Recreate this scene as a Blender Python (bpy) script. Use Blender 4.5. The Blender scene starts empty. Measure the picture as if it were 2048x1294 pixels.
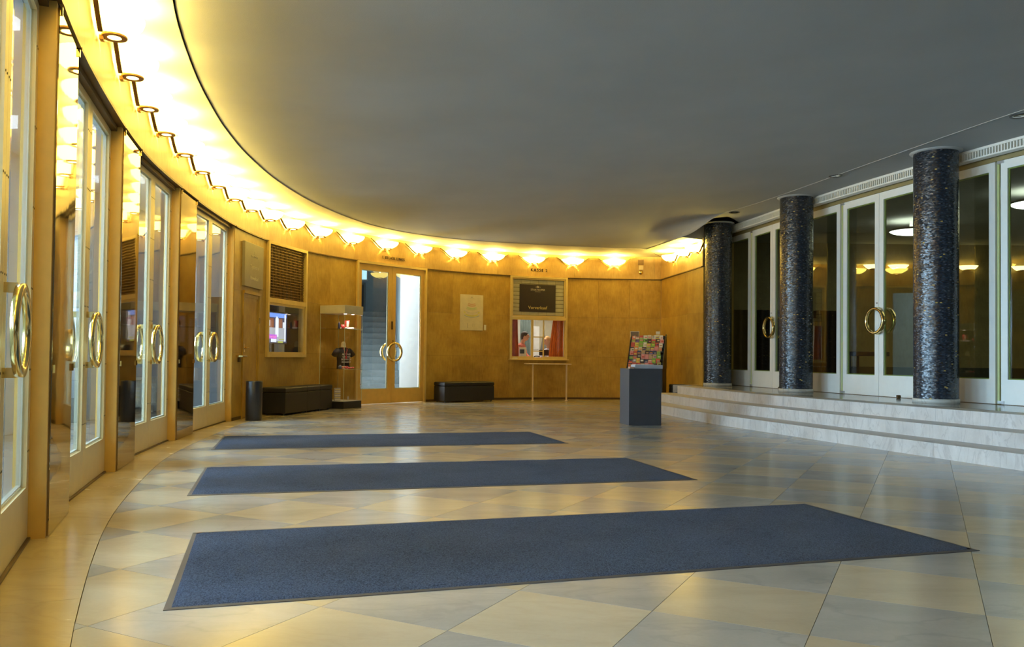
import bpy, math, random
from math import pi, sin, cos, atan2, hypot, sqrt
from mathutils import Vector, Matrix
random.seed(7)
R = random.Random(11)
sc = bpy.context.scene
COL = sc.collection

# ------------------------------------------------------------------ camera, world, main lights, exposure
F_PX, PITCH, ROLL = 1637.0, 0.0208, 0.0108
cd = bpy.data.cameras.new('camera'); cam = bpy.data.objects.new('camera', cd); COL.objects.link(cam)
cd.sensor_width = 36.0; cd.lens = F_PX / 2048 * 36.0; cd.shift_y = 33.0 / 2048
cd.clip_start = 0.05; cd.clip_end = 200
fw = Vector((0, cos(PITCH), sin(PITCH))); u0 = Vector((0, -sin(PITCH), cos(PITCH))); r0 = Vector((1, 0, 0))
rr = r0 * cos(ROLL) + u0 * sin(ROLL); uu = u0 * cos(ROLL) - r0 * sin(ROLL)
mw = Matrix.Identity(4)
for i in range(3):
    mw[i][0] = rr[i]; mw[i][1] = uu[i]; mw[i][2] = -fw[i]
mw.translation = Vector((0, 0, 1.0))
cam.matrix_world = mw
sc.camera = cam
w = bpy.data.worlds.new('world'); sc.world = w; w.use_nodes = True
w.node_tree.nodes['Background'].inputs[0].default_value = (0.55, 0.75, 1.0, 1)
w.node_tree.nodes['Background'].inputs[1].default_value = 0.12
vs = sc.view_settings
vs.view_transform = 'Standard'; vs.look = 'None'; vs.exposure = 0.0; vs.gamma = 1.0; vs.use_curve_mapping = False

COOL = (0.52, 0.76, 1.0)
def area(name, loc, direction, sx, sy, watts, col, spread=pi):
    l = bpy.data.lights.new(name, 'AREA'); l.shape = 'RECTANGLE'; l.size = sx; l.size_y = sy
    l.energy = watts; l.color = col; l.spread = spread
    o = bpy.data.objects.new(name, l); COL.objects.link(o); o.location = loc
    o.rotation_euler = Vector(direction).to_track_quat('-Z', 'Y').to_euler(); return o
def point(name, loc, watts, col, r=0.05):
    l = bpy.data.lights.new(name, 'POINT'); l.energy = watts; l.color = col; l.shadow_soft_size = r
    o = bpy.data.objects.new(name, l); COL.objects.link(o); o.location = loc; return o
K_DAY, K_NEAR, K_BOWL, K_BULB = 310.0, 26.0, 13.5, 1200.0
# cool light added behind the photographer, by a made-up opening in the near wall
area('near_cool_fill', (7.6, -4.2, 2.1), (-0.16, 1, -0.22), 4.6, 2.2, K_NEAR, COOL)

# ------------------------------------------------------------------ plan curves (metres, camera at the origin)
class Curve:
    def __init__(s, pts, n=20):
        P = [Vector(p) for p in pts]; P = [2 * P[0] - P[1]] + P + [2 * P[-1] - P[-2]]
        out = []
        for i in range(1, len(P) - 2):
            a, b, c, d = P[i - 1:i + 3]
            for k in range(n):
                t = k / n
                out.append(.5 * (2 * b + (c - a) * t + (2 * a - 5 * b + 4 * c - d) * t * t + (3 * b - 3 * c + d - a) * t ** 3))
        out.append(P[-2]); s.p = out
        s.s = [0.0]
        for i in range(1, len(out)): s.s.append(s.s[-1] + (out[i] - out[i - 1]).length)
        s.len = s.s[-1]
    def at(s, q, off=0.0):
        """point at arc length q, off metres to the right of travel (into the room)"""
        lo, hi = 0, len(s.s) - 1
        if q <= 0: lo, hi, t = 0, 1, (q) / (s.s[1])
        elif q >= s.len: lo, hi = len(s.s) - 2, len(s.s) - 1; t = (q - s.s[lo]) / (s.s[hi] - s.s[lo])
        else:
            while hi - lo > 1:
                m = (lo + hi) // 2
                if s.s[m] <= q: lo = m
                else: hi = m
            t = (q - s.s[lo]) / (s.s[hi] - s.s[lo])
        p = s.p[lo].lerp(s.p[hi], t)
        a = s.p[max(lo - 1, 0)]; b = s.p[min(hi + 1, len(s.p) - 1)]
        T = (b - a).normalized(); N = Vector((T.y, -T.x))
        return p + N * off, T, N
W = Curve([(5.6, -5.6), (3.4, -4.3), (1.75, -2.6), (.5, -1.0), (-.55, .5), (-1.3, 1.85), (-1.9, 3.05), (-2.66, 4.86), (-3.30, 6.85), (-3.62, 8.1), (-3.85, 9.43),
           (-4.05, 10.9), (-4.16, 12.3), (-4.12, 13.7), (-3.86, 15.0), (-3.15, 16.42), (-1.95, 17.86), (-.55, 18.95), (1.33, 19.65), (3.6, 19.8)], 24)
WR = Curve([(3.6, 19.8), (3.76, 18.3), (3.925, 16.82)], 6)                       # short wall to the right of the corner
D = Curve([(4.60, 17.6), (4.83, 16.48), (4.99, 15.63), (5.14, 14.78), (5.43, 13.45), (5.64, 12.6), (5.88, 11.75), (6.26, 10.52), (6.56, 9.7), (6.88, 8.9),
           (7.4, 7.7), (7.85, 6.9), (8.3, 6.1), (9.0, 4.9), (10.2, 2.8), (11.6, .3), (12.8, -2.0)], 10)
B = Curve([(2.45, 16.9), (2.72, 14.95), (3.08, 12.85), (3.47, 11.5), (3.74, 10.6), (4.03, 9.68), (4.38, 8.62), (4.75, 7.53), (5.4, 5.8), (6.3, 3.6), (7.3, 1.5), (8.6, -1.0), (9.8, -3.2)], 12)  # foot of the steps
SEAM = Curve([(6.3, -4.7), (4.4, -3.6), (2.5, -2.0), (1.0, -.2), (-.2, 1.5), (-1.2, 3.2), (-1.9, 4.55), (-2.39, 5.65), (-2.79, 7.05), (-3.04, 8.21), (-3.18, 9.04), (-3.3, 10.11), (-3.35, 11.66),
              (-3.2, 13.43), (-2.72, 15.3), (-1.95, 16.5), (-1.0, 17.25), (-.1, 17.65), (1.37, 18.1), (3.0, 18.42)], 12)
RS = Curve([(12.2, -3.4), (10.6, -.6), (8.9, 2.2), (7.5, 4.6), (6.35, 6.9), (5.6, 8.95), (5.08, 11.14), (4.45, 14.0), (4.02, 15.4), (3.42, 16.5)], 12)
def zr(f): t = min(1, max(0, (f - .945) / .055)); return Z_CEIL - (Z_CEIL - Z_BAND - .004) * t * t * (3 - 2 * t)
Z_TRIM, Z_BAND, Z_CEIL, Z_LAND = 2.92, 3.46, 3.78, 0.459

# ------------------------------------------------------------------ mesh helpers
class MB:
    def __init__(s): s.v = []; s.f = []; s.M = Matrix.Identity(4); s.sm = set()
    def add(s, vs_, fs, smooth=False):
        b = len(s.v)
        for q in vs_: s.v.append(tuple(s.M @ Vector(q)))
        for f in fs:
            if smooth: s.sm.add(len(s.f))
            s.f.append(tuple(b + i for i in f))
        return s
    def box(s, x0, x1, y0, y1, z0, z1, bev=0.0):
        if bev <= 0:
            return s.add([(x, y, z) for z in (z0, z1) for (x, y) in ((x0, y0), (x1, y0), (x1, y1), (x0, y1))],
                  [(3, 2, 1, 0), (4, 5, 6, 7), (0, 1, 5, 4), (1, 2, 6, 5), (2, 3, 7, 6), (3, 0, 4, 7)])
        b = bev; V = []
        for (z, i) in ((z0, b), (z0 + b, 0), (z1 - b, 0), (z1, b)):
            for (x, y, dx, dy) in ((x0, y0, 1, 1), (x1, y0, -1, 1), (x1, y1, -1, -1), (x0, y1, 1, -1)):
                V.append((x + dx * max(i, 0), y + dy * max(i, 0), z))
        Fs = [(3, 2, 1, 0), (12, 13, 14, 15)]
        for k in range(3):
            for j in range(4):
                a = k * 4 + j; c = k * 4 + (j + 1) % 4; Fs.append((a, c, c + 4, a + 4))
        return s.add(V, Fs)
    def prism(s, poly, z0, z1):
        n = len(poly)
        return s.add([(x, y, z0) for x, y in poly] + [(x, y, z1) for x, y in poly],
              [tuple(range(n - 1, -1, -1)), tuple(range(n, 2 * n))] + [(i, (i + 1) % n, n + (i + 1) % n, n + i) for i in range(n)])
    def cyl(s, a, b, r, n=16, r2=None, caps=True):
        a = Vector(a); b = Vector(b); r2 = r if r2 is None else r2; d = (b - a).normalized()
        x = d.orthogonal().normalized(); y = d.cross(x); V = []
        for (c, q) in ((a, r), (b, r2)):
            for k in range(n): V.append(c + x * q * cos(2 * pi * k / n) + y * q * sin(2 * pi * k / n))
        s.add(V, [(k, (k + 1) % n, n + (k + 1) % n, n + k) for k in range(n)], True)
        if caps: s.add(V, [tuple(range(n - 1, -1, -1)), tuple(range(n, 2 * n))])
        return s
    def lathe(s, prof, n=24, c=(0, 0, 0), smooth=True):
        V = []; m = len(prof)
        for k in range(n):
            t = 2 * pi * k / n
            for (r, z) in prof: V.append((c[0] + r * cos(t), c[1] + r * sin(t), c[2] + z))
        return s.add(V, [(k * m + j, ((k + 1) % n) * m + j, ((k + 1) % n) * m + j + 1, k * m + j + 1) for k in range(n) for j in range(m - 1)], smooth)
    def tube(s, pts, r, n=8, taper=None, closed=False):
        P = [Vector(p) for p in pts]; V = []; m = len(P)
        up = Vector((0.13, 0.27, 0.95)).normalized()
        for i, p in enumerate(P):
            t = (P[min(i + 1, m - 1)] - P[max(i - 1, 0)]) if not closed else (P[(i + 1) % m] - P[i - 1])
            t.normalize(); x = t.cross(up)
            if x.length < 1e-3: x = t.orthogonal()
            x.normalize(); y = t.cross(x)
            q = r if taper is None else taper[i]
            for k in range(n): V.append(p + x * q * cos(2 * pi * k / n) + y * q * sin(2 * pi * k / n))
        Fs = []
        for i in range(m if closed else m - 1):
            j = (i + 1) % m
            for k in range(n): Fs.append((i * n + k, i * n + (k + 1) % n, j * n + (k + 1) % n, j * n + k))
        if not closed: Fs += [tuple(range(n - 1, -1, -1)), tuple((m - 1) * n + k for k in range(n))]
        return s.add(V, Fs, True)
    def ball(s, c, rx, ry=None, rz=None, n=12, m=8):
        ry = rx if ry is None else ry; rz = rx if rz is None else rz
        V = [(c[0], c[1], c[2] - rz)]; Fs = []
        for j in range(1, m):
            a = -pi / 2 + pi * j / m
            for k in range(n): V.append((c[0] + rx * cos(a) * cos(2 * pi * k / n), c[1] + ry * cos(a) * sin(2 * pi * k / n), c[2] + rz * sin(a)))
        V.append((c[0], c[1], c[2] + rz)); L = len(V) - 1
        for k in range(n):
            Fs.append((0, 1 + (k + 1) % n, 1 + k)); Fs.append((L, 1 + (m - 2) * n + k, 1 + (m - 2) * n + (k + 1) % n))
            for j in range(m - 2):
                Fs.append((1 + j * n + k, 1 + j * n + (k + 1) % n, 1 + (j + 1) * n + (k + 1) % n, 1 + (j + 1) * n + k))
        return s.add(V, Fs, True)
    def band(s, ro, ri, y0, y1, n=48, c=(0, 0, 0)):
        """flat ring in the xz plane: outer/inner radius, axial extent along y"""
        V = []
        for k in range(n):
            t = 2 * pi * k / n
            for (r, y) in ((ro, y0), (ro, y1), (ri, y1), (ri, y0)): V.append((c[0] + r * cos(t), c[1] + y, c[2] + r * sin(t)))
        return s.add(V, [(k * 4 + j, k * 4 + (j + 1) % 4, ((k + 1) % n) * 4 + (j + 1) % 4, ((k + 1) % n) * 4 + j) for k in range(n) for j in range(4)], True)
    def cbox(s, cv, s0, s1, z0, z1, o0, o1, step=0.3):
        """block following a plan curve: arc length s0..s1, height z0..z1, offset o0..o1 (positive into the room)"""
        n = max(1, int(math.ceil((s1 - s0) / step))); V = []
        for i in range(n + 1):
            q = s0 + (s1 - s0) * i / n
            a = cv.at(q, o0)[0]; b = cv.at(q, o1)[0]
            V += [(a.x, a.y, z0), (b.x, b.y, z0), (b.x, b.y, z1), (a.x, a.y, z1)]
        Fs = [(0, 1, 2, 3), tuple(n * 4 + k for k in (3, 2, 1, 0))]
        for i in range(n):
            for k in range(4): Fs.append((i * 4 + k, (i + 1) * 4 + k, (i + 1) * 4 + (k + 1) % 4, i * 4 + (k + 1) % 4))
        return s.add(V, Fs)
    def build(s, name, mat, parent=None, autosmooth=True):
        me = bpy.data.meshes.new(name); me.from_pydata(s.v, [], s.f)
        if s.sm: me.polygons.foreach_set('use_smooth', [i in s.sm for i in range(len(s.f))])
        me.materials.append(mat); me.update(); me.validate()
        o = bpy.data.objects.new(name, me); COL.objects.link(o)
        if parent is not None: o.parent = parent
        return o
def fixn(o):
    import bmesh
    bm = bmesh.new(); bm.from_mesh(o.data); bmesh.ops.recalc_face_normals(bm, faces=bm.faces); bm.to_mesh(o.data); bm.free(); return o
def tag(o, label=None, cat=None, group=None, kind=None):
    if label: o['label'] = label
    if cat: o['category'] = cat
    if group: o['group'] = group
    if kind: o['kind'] = kind
    return o
def empty(name, loc=(0, 0, 0), rz=0.0):
    o = bpy.data.objects.new(name, None); COL.objects.link(o); o.location = loc; o.rotation_euler = (0, 0, rz)
    o.empty_display_size = .1; return o
def thing(name, label, cat, loc=(0, 0, 0), rz=0.0, group=None): return tag(empty(name, loc, rz), label, cat, group)
def struct(name, loc=(0, 0, 0), rz=0.0): return tag(empty(name, loc, rz), kind='structure')
def copy_tree(o, parent=None, kids=None):
    c = o.copy(); COL.objects.link(c)
    if parent is not None: c.parent = parent
    for ch in o.children: copy_tree(ch, c)
    return c
def text(s, size, mat, parent, loc, rot, name='lettering', ext=0.002, align='CENTER', space=1.0):
    cu = bpy.data.curves.new(name, 'FONT'); cu.body = s; cu.size = size; cu.extrude = ext; cu.align_x = align; cu.align_y = 'CENTER'; cu.resolution_u = 2
    cu.materials.append(mat); cu.space_character = space; t_ = bpy.data.objects.new(name, cu); me = bpy.data.meshes.new_from_object(t_); bpy.data.objects.remove(t_)
    o = bpy.data.objects.new(name, me); COL.objects.link(o); o.parent = parent; o.location = loc; o.rotation_euler = rot; return tag(o, kind='stuff')
def wframe(cv, q, z=0.0, off=0.0):
    """empty placement on a wall: x along the wall to the right, -y into the room"""
    p, T, N = cv.at(q, off); return (p.x, p.y, z), atan2(T.y, T.x)

# ------------------------------------------------------------------ materials
MC = {}
def nodes(name):
    m = bpy.data.materials.new(name); m.use_nodes = True; nt = m.node_tree
    return m, nt, nt.nodes['Principled BSDF'], nt.nodes['Material Output']
def nn(nt, t, **k):
    n = nt.nodes.new(t)
    for a, b in k.items(): setattr(n, a, b)
    return n
def plain(name, col, rough=.5, metal=0.0, noise=.06, nscale=9.0, bump=0.0, bscale=80.0, spec=.5, coat=0.0):
    if name in MC: return MC[name]
    m, nt, p, out = nodes(name); L = nt.links.new
    p.inputs['Roughness'].default_value = rough; p.inputs['Metallic'].default_value = metal; p.inputs['Specular IOR Level'].default_value = spec
    p.inputs['Coat Weight'].default_value = coat
    tc = nn(nt, 'ShaderNodeTexCoord'); nz = nn(nt, 'ShaderNodeTexNoise'); nz.inputs['Scale'].default_value = nscale; nz.inputs['Detail'].default_value = 4
    L(tc.outputs['Object'], nz.inputs['Vector'])
    r = nn(nt, 'ShaderNodeMapRange'); r.inputs[1].default_value = .3; r.inputs[2].default_value = .7; r.inputs[3].default_value = 1 - noise; r.inputs[4].default_value = 1 + noise
    L(nz.outputs['Fac'], r.inputs[0])
    hs = nn(nt, 'ShaderNodeHueSaturation'); hs.inputs['Color'].default_value = (*col, 1); L(r.outputs[0], hs.inputs['Value']); L(hs.outputs[0], p.inputs['Base Color'])
    if bump > 0:
        n2 = nn(nt, 'ShaderNodeTexNoise'); n2.inputs['Scale'].default_value = bscale; L(tc.outputs['Object'], n2.inputs['Vector'])
        b = nn(nt, 'ShaderNodeBump'); b.inputs['Strength'].default_value = bump; b.inputs['Distance'].default_value = .01; L(n2.outputs['Fac'], b.inputs['Height']); L(b.outputs[0], p.inputs['Normal'])
    MC[name] = m; return m
def emit(name, col, k):
    m, nt, p, out = nodes(name); e = nn(nt, 'ShaderNodeEmission'); e.inputs[0].default_value = (*col, 1); e.inputs[1].default_value = k
    nt.links.new(e.outputs[0], out.inputs[0]); return m
def glassm(name, tint=(1, 1, 1), ior=1.5):
    m, nt, p, out = nodes(name); L = nt.links.new
    t = nn(nt, 'ShaderNodeBsdfTransparent'); t.inputs[0].default_value = (*tint, 1); g = nn(nt, 'ShaderNodeBsdfGlossy'); g.inputs['Roughness'].default_value = .01
    f = nn(nt, 'ShaderNodeFresnel'); mx = nn(nt, 'ShaderNodeMixShader'); ge = nn(nt, 'ShaderNodeNewGeometry')
    mr = nn(nt, 'ShaderNodeMapRange'); mr.inputs[3].default_value = ior; mr.inputs[4].default_value = 1 / ior; L(ge.outputs['Backfacing'], mr.inputs[0]); L(mr.outputs[0], f.inputs[0])
    L(f.outputs[0], mx.inputs[0]); L(t.outputs[0], mx.inputs[1]); L(g.outputs[0], mx.inputs[2]); L(mx.outputs[0], out.inputs[0]); return m
def wood(name, c1, c2, rough=.42, grain=14.0):
    m, nt, p, out = nodes(name); L = nt.links.new
    ge = nn(nt, 'ShaderNodeNewGeometry'); mp = nn(nt, 'ShaderNodeMapping'); mp.inputs['Scale'].default_value = (1, 1, .12)
    L(ge.outputs['Position'], mp.inputs['Vector'])
    a = nn(nt, 'ShaderNodeTexNoise'); a.inputs['Scale'].default_value = grain * 4; a.inputs['Detail'].default_value = 6; L(mp.outputs[0], a.inputs['Vector'])
    b = nn(nt, 'ShaderNodeTexNoise'); b.inputs['Scale'].default_value = 2.6; b.inputs['Detail'].default_value = 5; b.inputs['Roughness'].default_value = .65; L(ge.outputs['Position'], b.inputs['Vector'])
    oi = nn(nt, 'ShaderNodeObjectInfo')
    mx = nn(nt, 'ShaderNodeMath', operation='MULTIPLY_ADD'); mx.inputs[1].default_value = .45; L(a.outputs['Fac'], mx.inputs[0])
    m2 = nn(nt, 'ShaderNodeMath', operation='MULTIPLY'); m2.inputs[1].default_value = .75; L(b.outputs['Fac'], m2.inputs[0]); L(m2.outputs[0], mx.inputs[2])
    m3 = nn(nt, 'ShaderNodeMath', operation='MULTIPLY_ADD'); m3.inputs[1].default_value = .14; L(oi.outputs['Random'], m3.inputs[0]); L(mx.outputs[0], m3.inputs[2])
    cr = nn(nt, 'ShaderNodeValToRGB'); cr.color_ramp.elements[0].position = .42; cr.color_ramp.elements[0].color = (*c1, 1); cr.color_ramp.elements[1].position = .88; cr.color_ramp.elements[1].color = (*c2, 1)
    L(m3.outputs[0], cr.inputs[0]); L(cr.outputs[0], p.inputs['Base Color'])
    p.inputs['Roughness'].default_value = rough; p.inputs['Specular IOR Level'].default_value = .45
    return m
def stone(name, c1, c2, rough=.2, vein=(.3, .28, .25), scale=1.6, spec=.5, rnd=.25, vamt=.5):
    m, nt, p, out = nodes(name); L = nt.links.new
    ge = nn(nt, 'ShaderNodeNewGeometry'); oi = nn(nt, 'ShaderNodeObjectInfo')
    mm = nn(nt, 'ShaderNodeVectorMath', operation='SCALE'); L(oi.outputs['Location'], mm.inputs[0]); mm.inputs['Scale'].default_value = 3.7
    sh = nn(nt, 'ShaderNodeVectorMath', operation='ADD'); L(ge.outputs['Position'], sh.inputs[0]); L(mm.outputs[0], sh.inputs[1])
    mp = nn(nt, 'ShaderNodeMapping'); mp.inputs['Scale'].default_value = (1, 2.6, 1); mp.inputs['Rotation'].default_value = (0, 0, .5); L(sh.outputs[0], mp.inputs[0])
    a = nn(nt, 'ShaderNodeTexNoise'); a.inputs['Scale'].default_value = scale; a.inputs['Detail'].default_value = 8; a.inputs['Roughness'].default_value = .6; a.inputs['Distortion'].default_value = .6; L(mp.outputs[0], a.inputs['Vector'])
    fr = nn(nt, 'ShaderNodeTexNoise'); fr.inputs['Scale'].default_value = 60; fr.inputs['Detail'].default_value = 3; L(ge.outputs['Position'], fr.inputs['Vector'])
    ad = nn(nt, 'ShaderNodeMath', operation='MULTIPLY_ADD'); ad.inputs[1].default_value = .16; L(fr.outputs['Fac'], ad.inputs[0]); L(a.outputs['Fac'], ad.inputs[2])
    a2 = nn(nt, 'ShaderNodeMath', operation='MULTIPLY_ADD'); a2.inputs[1].default_value = rnd; L(oi.outputs['Random'], a2.inputs[0]); L(ad.outputs[0], a2.inputs[2])
    cr = nn(nt, 'ShaderNodeValToRGB'); cr.color_ramp.elements[0].position = .4; cr.color_ramp.elements[0].color = (*c1, 1); cr.color_ramp.elements[1].position = .95; cr.color_ramp.elements[1].color = (*c2, 1)
    L(a2.outputs[0], cr.inputs[0])
    v = nn(nt, 'ShaderNodeTexNoise'); v.inputs['Scale'].default_value = scale * .8; v.inputs['Detail'].default_value = 6; v.inputs['Distortion'].default_value = 1.4; L(mp.outputs[0], v.inputs['Vector'])
    ab = nn(nt, 'ShaderNodeMath', operation='SUBTRACT'); ab.inputs[1].default_value = .5; L(v.outputs['Fac'], ab.inputs[0])
    ab2 = nn(nt, 'ShaderNodeMath', operation='ABSOLUTE'); L(ab.outputs[0], ab2.inputs[0])
    mr = nn(nt, 'ShaderNodeMapRange'); mr.inputs[1].default_value = 0; mr.inputs[2].default_value = .03; mr.inputs[3].default_value = vamt; mr.inputs[4].default_value = 0; L(ab2.outputs[0], mr.inputs[0])
    mx = nn(nt, 'ShaderNodeMixRGB'); mx.inputs[2].default_value = (*vein, 1); L(mr.outputs[0], mx.inputs[0]); L(cr.outputs[0], mx.inputs[1]); L(mx.outputs[0], p.inputs['Base Color'])
    rr_ = nn(nt, 'ShaderNodeMapRange'); rr_.inputs[3].default_value = rough * .7; rr_.inputs[4].default_value = rough * 1.4; L(a.outputs['Fac'], rr_.inputs[0]); L(rr_.outputs[0], p.inputs['Roughness'])
    p.inputs['Specular IOR Level'].default_value = spec
    return m
def mosaic_mat():
    m, nt, p, out = nodes('mosaic'); L = nt.links.new
    tc = nn(nt, 'ShaderNodeTexCoord'); sp = nn(nt, 'ShaderNodeSeparateXYZ'); L(tc.outputs['Object'], sp.inputs[0])
    at = nn(nt, 'ShaderNodeMath', operation='ARCTAN2'); L(sp.outputs['Y'], at.inputs[0]); L(sp.outputs['X'], at.inputs[1])
    def mul(a, k, op='MULTIPLY'):
        n = nn(nt, 'ShaderNodeMath', operation=op); L(a, n.inputs[0]); n.inputs[1].default_value = k; return n.outputs[0]
    zr = mul(sp.outputs['Z'], 1 / .011); row = nn(nt, 'ShaderNodeMath', operation='FLOOR'); L(zr, row.inputs[0])
    wn0 = nn(nt, 'ShaderNodeTexWhiteNoise', noise_dimensions='1D'); L(row.outputs[0], wn0.inputs['W'])
    ar = mul(at.outputs[0], .275 / .026); ar2 = nn(nt, 'ShaderNodeMath', operation='ADD'); L(ar, ar2.inputs[0]); L(wn0.outputs['Value'], ar2.inputs[1])
    colf = nn(nt, 'ShaderNodeMath', operation='FLOOR'); L(ar2.outputs[0], colf.inputs[0])
    cb = nn(nt, 'ShaderNodeCombineXYZ'); L(colf.outputs[0], cb.inputs[0]); L(row.outputs[0], cb.inputs[1])
    wn = nn(nt, 'ShaderNodeTexWhiteNoise', noise_dimensions='3D'); L(cb.outputs[0], wn.inputs['Vector'])
    cr = nn(nt, 'ShaderNodeValToRGB'); cr.color_ramp.interpolation = 'CONSTANT'
    E = cr.color_ramp.elements; E[0].color = (.006, .009, .015, 1); E[1].position = .35; E[1].color = (.018, .024, .036, 1)
    for ps, c in ((.6, (.010, .018, .032)), (.86, (.035, .05, .07)), (.96, (.09, .10, .12)), (.993, (.7, .5, .12))):
        e = E.new(ps); e.color = (*c, 1)
    L(wn.outputs['Value'], cr.inputs[0]); L(cr.outputs[0], p.inputs['Base Color'])
    p.inputs['Roughness'].default_value = .24; p.inputs['Specular IOR Level'].default_value = .6
    sb = nn(nt, 'ShaderNodeVectorMath', operation='SUBTRACT'); L(wn.outputs['Color'], sb.inputs[0]); sb.inputs[1].default_value = (.5, .5, .5)
    sl = nn(nt, 'ShaderNodeVectorMath', operation='SCALE'); L(sb.outputs[0], sl.inputs[0]); sl.inputs['Scale'].default_value = .2
    ge = nn(nt, 'ShaderNodeNewGeometry'); ad = nn(nt, 'ShaderNodeVectorMath', operation='ADD'); L(ge.outputs['Normal'], ad.inputs[0]); L(sl.outputs[0], ad.inputs[1])
    no = nn(nt, 'ShaderNodeVectorMath', operation='NORMALIZE'); L(ad.outputs[0], no.inputs[0]); L(no.outputs[0], p.inputs['Normal'])
    return m

M_WOOD = wood('veneer', (.30, .165, .020), (.56, .36, .065))
M_FRIEZE = wood('frieze_veneer', (.40, .24, .065), (.62, .42, .15), .38)
M_CORE = plain('wall_core', (.05, .035, .02), .7)
M_BRONZE = plain('dark_bronze', (.12, .07, .025), .4, .6)
M_GOLD = plain('gold_metal', (.74, .56, .20), .38, .25, .05)
M_JAMB = plain('jamb_metal', (.74, .48, .12), .42, .12, .05)
M_LEAF = plain('leaf_metal', (.84, .70, .38), .36, .12, .03)
M_STOP = plain('stop_bead', (.72, .72, .58), .4, .2, .03)
M_BRASS = plain('brass', (.80, .62, .26), .16, 1.0, .04)
M_SCREW = plain('screw', (.12, .10, .05), .4, .8)
M_MIRROR = plain('mirror_panel', (.36, .27, .16), .035, 1.0, .12, 2.0, .05, 3.0)
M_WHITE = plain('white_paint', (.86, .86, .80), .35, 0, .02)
M_WEDGE = plain('white_edge', (.55, .60, .25), .4, 0, .03)  # greenish-yellow glazing edges of the white doors
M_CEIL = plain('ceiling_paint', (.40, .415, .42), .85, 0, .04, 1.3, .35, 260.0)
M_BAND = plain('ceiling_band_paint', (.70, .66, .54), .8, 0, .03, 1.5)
M_DARK = plain('dark_gap', (.015, .012, .01), .9)
M_BLACK = plain('black_leather', (.008, .008, .010), .5, 0, .15, 12, .2, 120)
M_PLASTIC = plain('black_plastic', (.02, .02, .022), .3)
M_PED = plain('pedestal_paint', (.042, .048, .062), .5, 0, .06)
M_GLASS = glassm('clear_glass'); M_GLASSR = glassm('foyer_glass', (.80, .84, .74), 1.6); M_GLASSL = glassm('door_glass', (.93, .97, .98), 1.5)
M_MOS = mosaic_mat()
M_BEIGE = stone('beige_stone', (.35, .29, .195), (.46, .39, .275), .20, (.36, .28, .19), 1.5, vamt=.22)
M_GREY = stone('grey_stone', (.255, .245, .22), (.355, .34, .31), .20, (.22, .21, .20), 1.3, vamt=.3)
M_BORDER = stone('border_stone', (.43, .33, .165), (.53, .42, .23), .24, (.33, .24, .14), 1.2, vamt=.22)
M_STEP = stone('step_stone', (.46, .42, .38), (.66, .62, .58), .38, (.28, .24, .22), 2.2, .4, .18, .35)
M_LAND = stone('landing_stone', (.17, .16, .14), (.28, .27, .24), .12, (.1, .1, .09), 1.4, .6)
M_BASE = stone('column_base_stone', (.50, .48, .42), (.62, .60, .54), .3)
M_BOWL = emit('lamp_glass', (1.0, .71, .125), K_BOWL)
M_BULB = emit('lamp_bulb', (1.0, .71, .15), K_BULB)
M_LENS = emit('lamp_lens', (1.0, .72, .16), 24.0)
M_OPAL = emit('opal_lamp', (.90, .95, 1.0), 6.0)
M_PLASTER = plain('white_plaster', (.74, .77, .80), .8, 0, .03)
M_PALE = stone('vestibule_stone', (.62, .66, .70), (.74, .77, .80), .5, (.5, .53, .56), .8, .3, .12, .25)

# ------------------------------------------------------------------ floor: tiles laid on the diagonal, curved border
floor = struct('floor')
TO, TTH, TS = Vector((1.8844, 3.2568)), -0.4695, 0.589
def tpt(i, j): return Vector((TO.x + TS * (i * cos(TTH) - j * sin(TTH)), TO.y + TS * (i * sin(TTH) + j * cos(TTH))))
MB().prism([(-9, -8), (15, -8), (15, 24), (-9, 24)], -.12, -.012).build('subfloor', plain('grout', (.20, .16, .10), .8), floor)
BO = .27                                   # border width
arc = [(W.at(q, BO)[0], W.at(q, BO)[2]) for q in [W.len * k / 120 for k in range(121)]]
# distance to the foot of the steps: tiles run 30 cm under them and stop there
def clip(poly, p, n):
    out = []
    for k in range(len(poly)):
        a, b = poly[k], poly[(k + 1) % len(poly)]; da, db = (a - p).dot(n), (b - p).dot(n)
        if da >= 0: out.append(a)
        if (da >= 0) != (db >= 0): out.append(a.lerp(b, da / (da - db)))
    return out
def bx_at(y):                               # x of the step foot at a given y
    P = B.p
    for k in range(len(P) - 1):
        if (P[k].y - y) * (P[k + 1].y - y) <= 0 and P[k].y != P[k + 1].y: return P[k].x + (P[k + 1].x - P[k].x) * (y - P[k].y) / (P[k + 1].y - P[k].y)
    return 3.6 if y > 10 else 11.0
cells = []
for i in range(-28, 22):
    for j in range(-16, 34):
        cs = [tpt(i, j), tpt(i + 1, j), tpt(i + 1, j + 1), tpt(i, j + 1)]
        c = (cs[0] + cs[2]) / 2
        if c.y < -6 or c.y > 20.3: continue
        if min(p.x for p in cs) > bx_at(c.y) + .1: continue
        poly = cs; cut = False
        for (p, n) in arc:
            if (p - c).length < 1.6 or (c - p).dot(n) < 0 and (p - c).length < 4:
                q = clip(poly, p, n)
                if len(q) != len(poly) or any((a - b).length > 1e-6 for a, b in zip(q, poly)): cut = True
                poly = q
                if len(poly) < 3: break
        if len(poly) < 3: continue
        ar = abs(sum(poly[k].x * poly[(k + 1) % len(poly)].y - poly[(k + 1) % len(poly)].x * poly[k].y for k in range(len(poly)))) / 2
        if ar < .0003: continue
        inview = c.y > 1.9 and abs(c.x) < .66 * c.y + .5
        cells.append((ar / max(c.y, .5) ** 3 if inview else -1 + ar * 1e-3, i, j, c, poly, cut, (i + j) % 2))
cells.sort(key=lambda t: -t[0])
GAP = .0011; shared = {}
rest = {0: MB(), 1: MB()}
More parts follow.
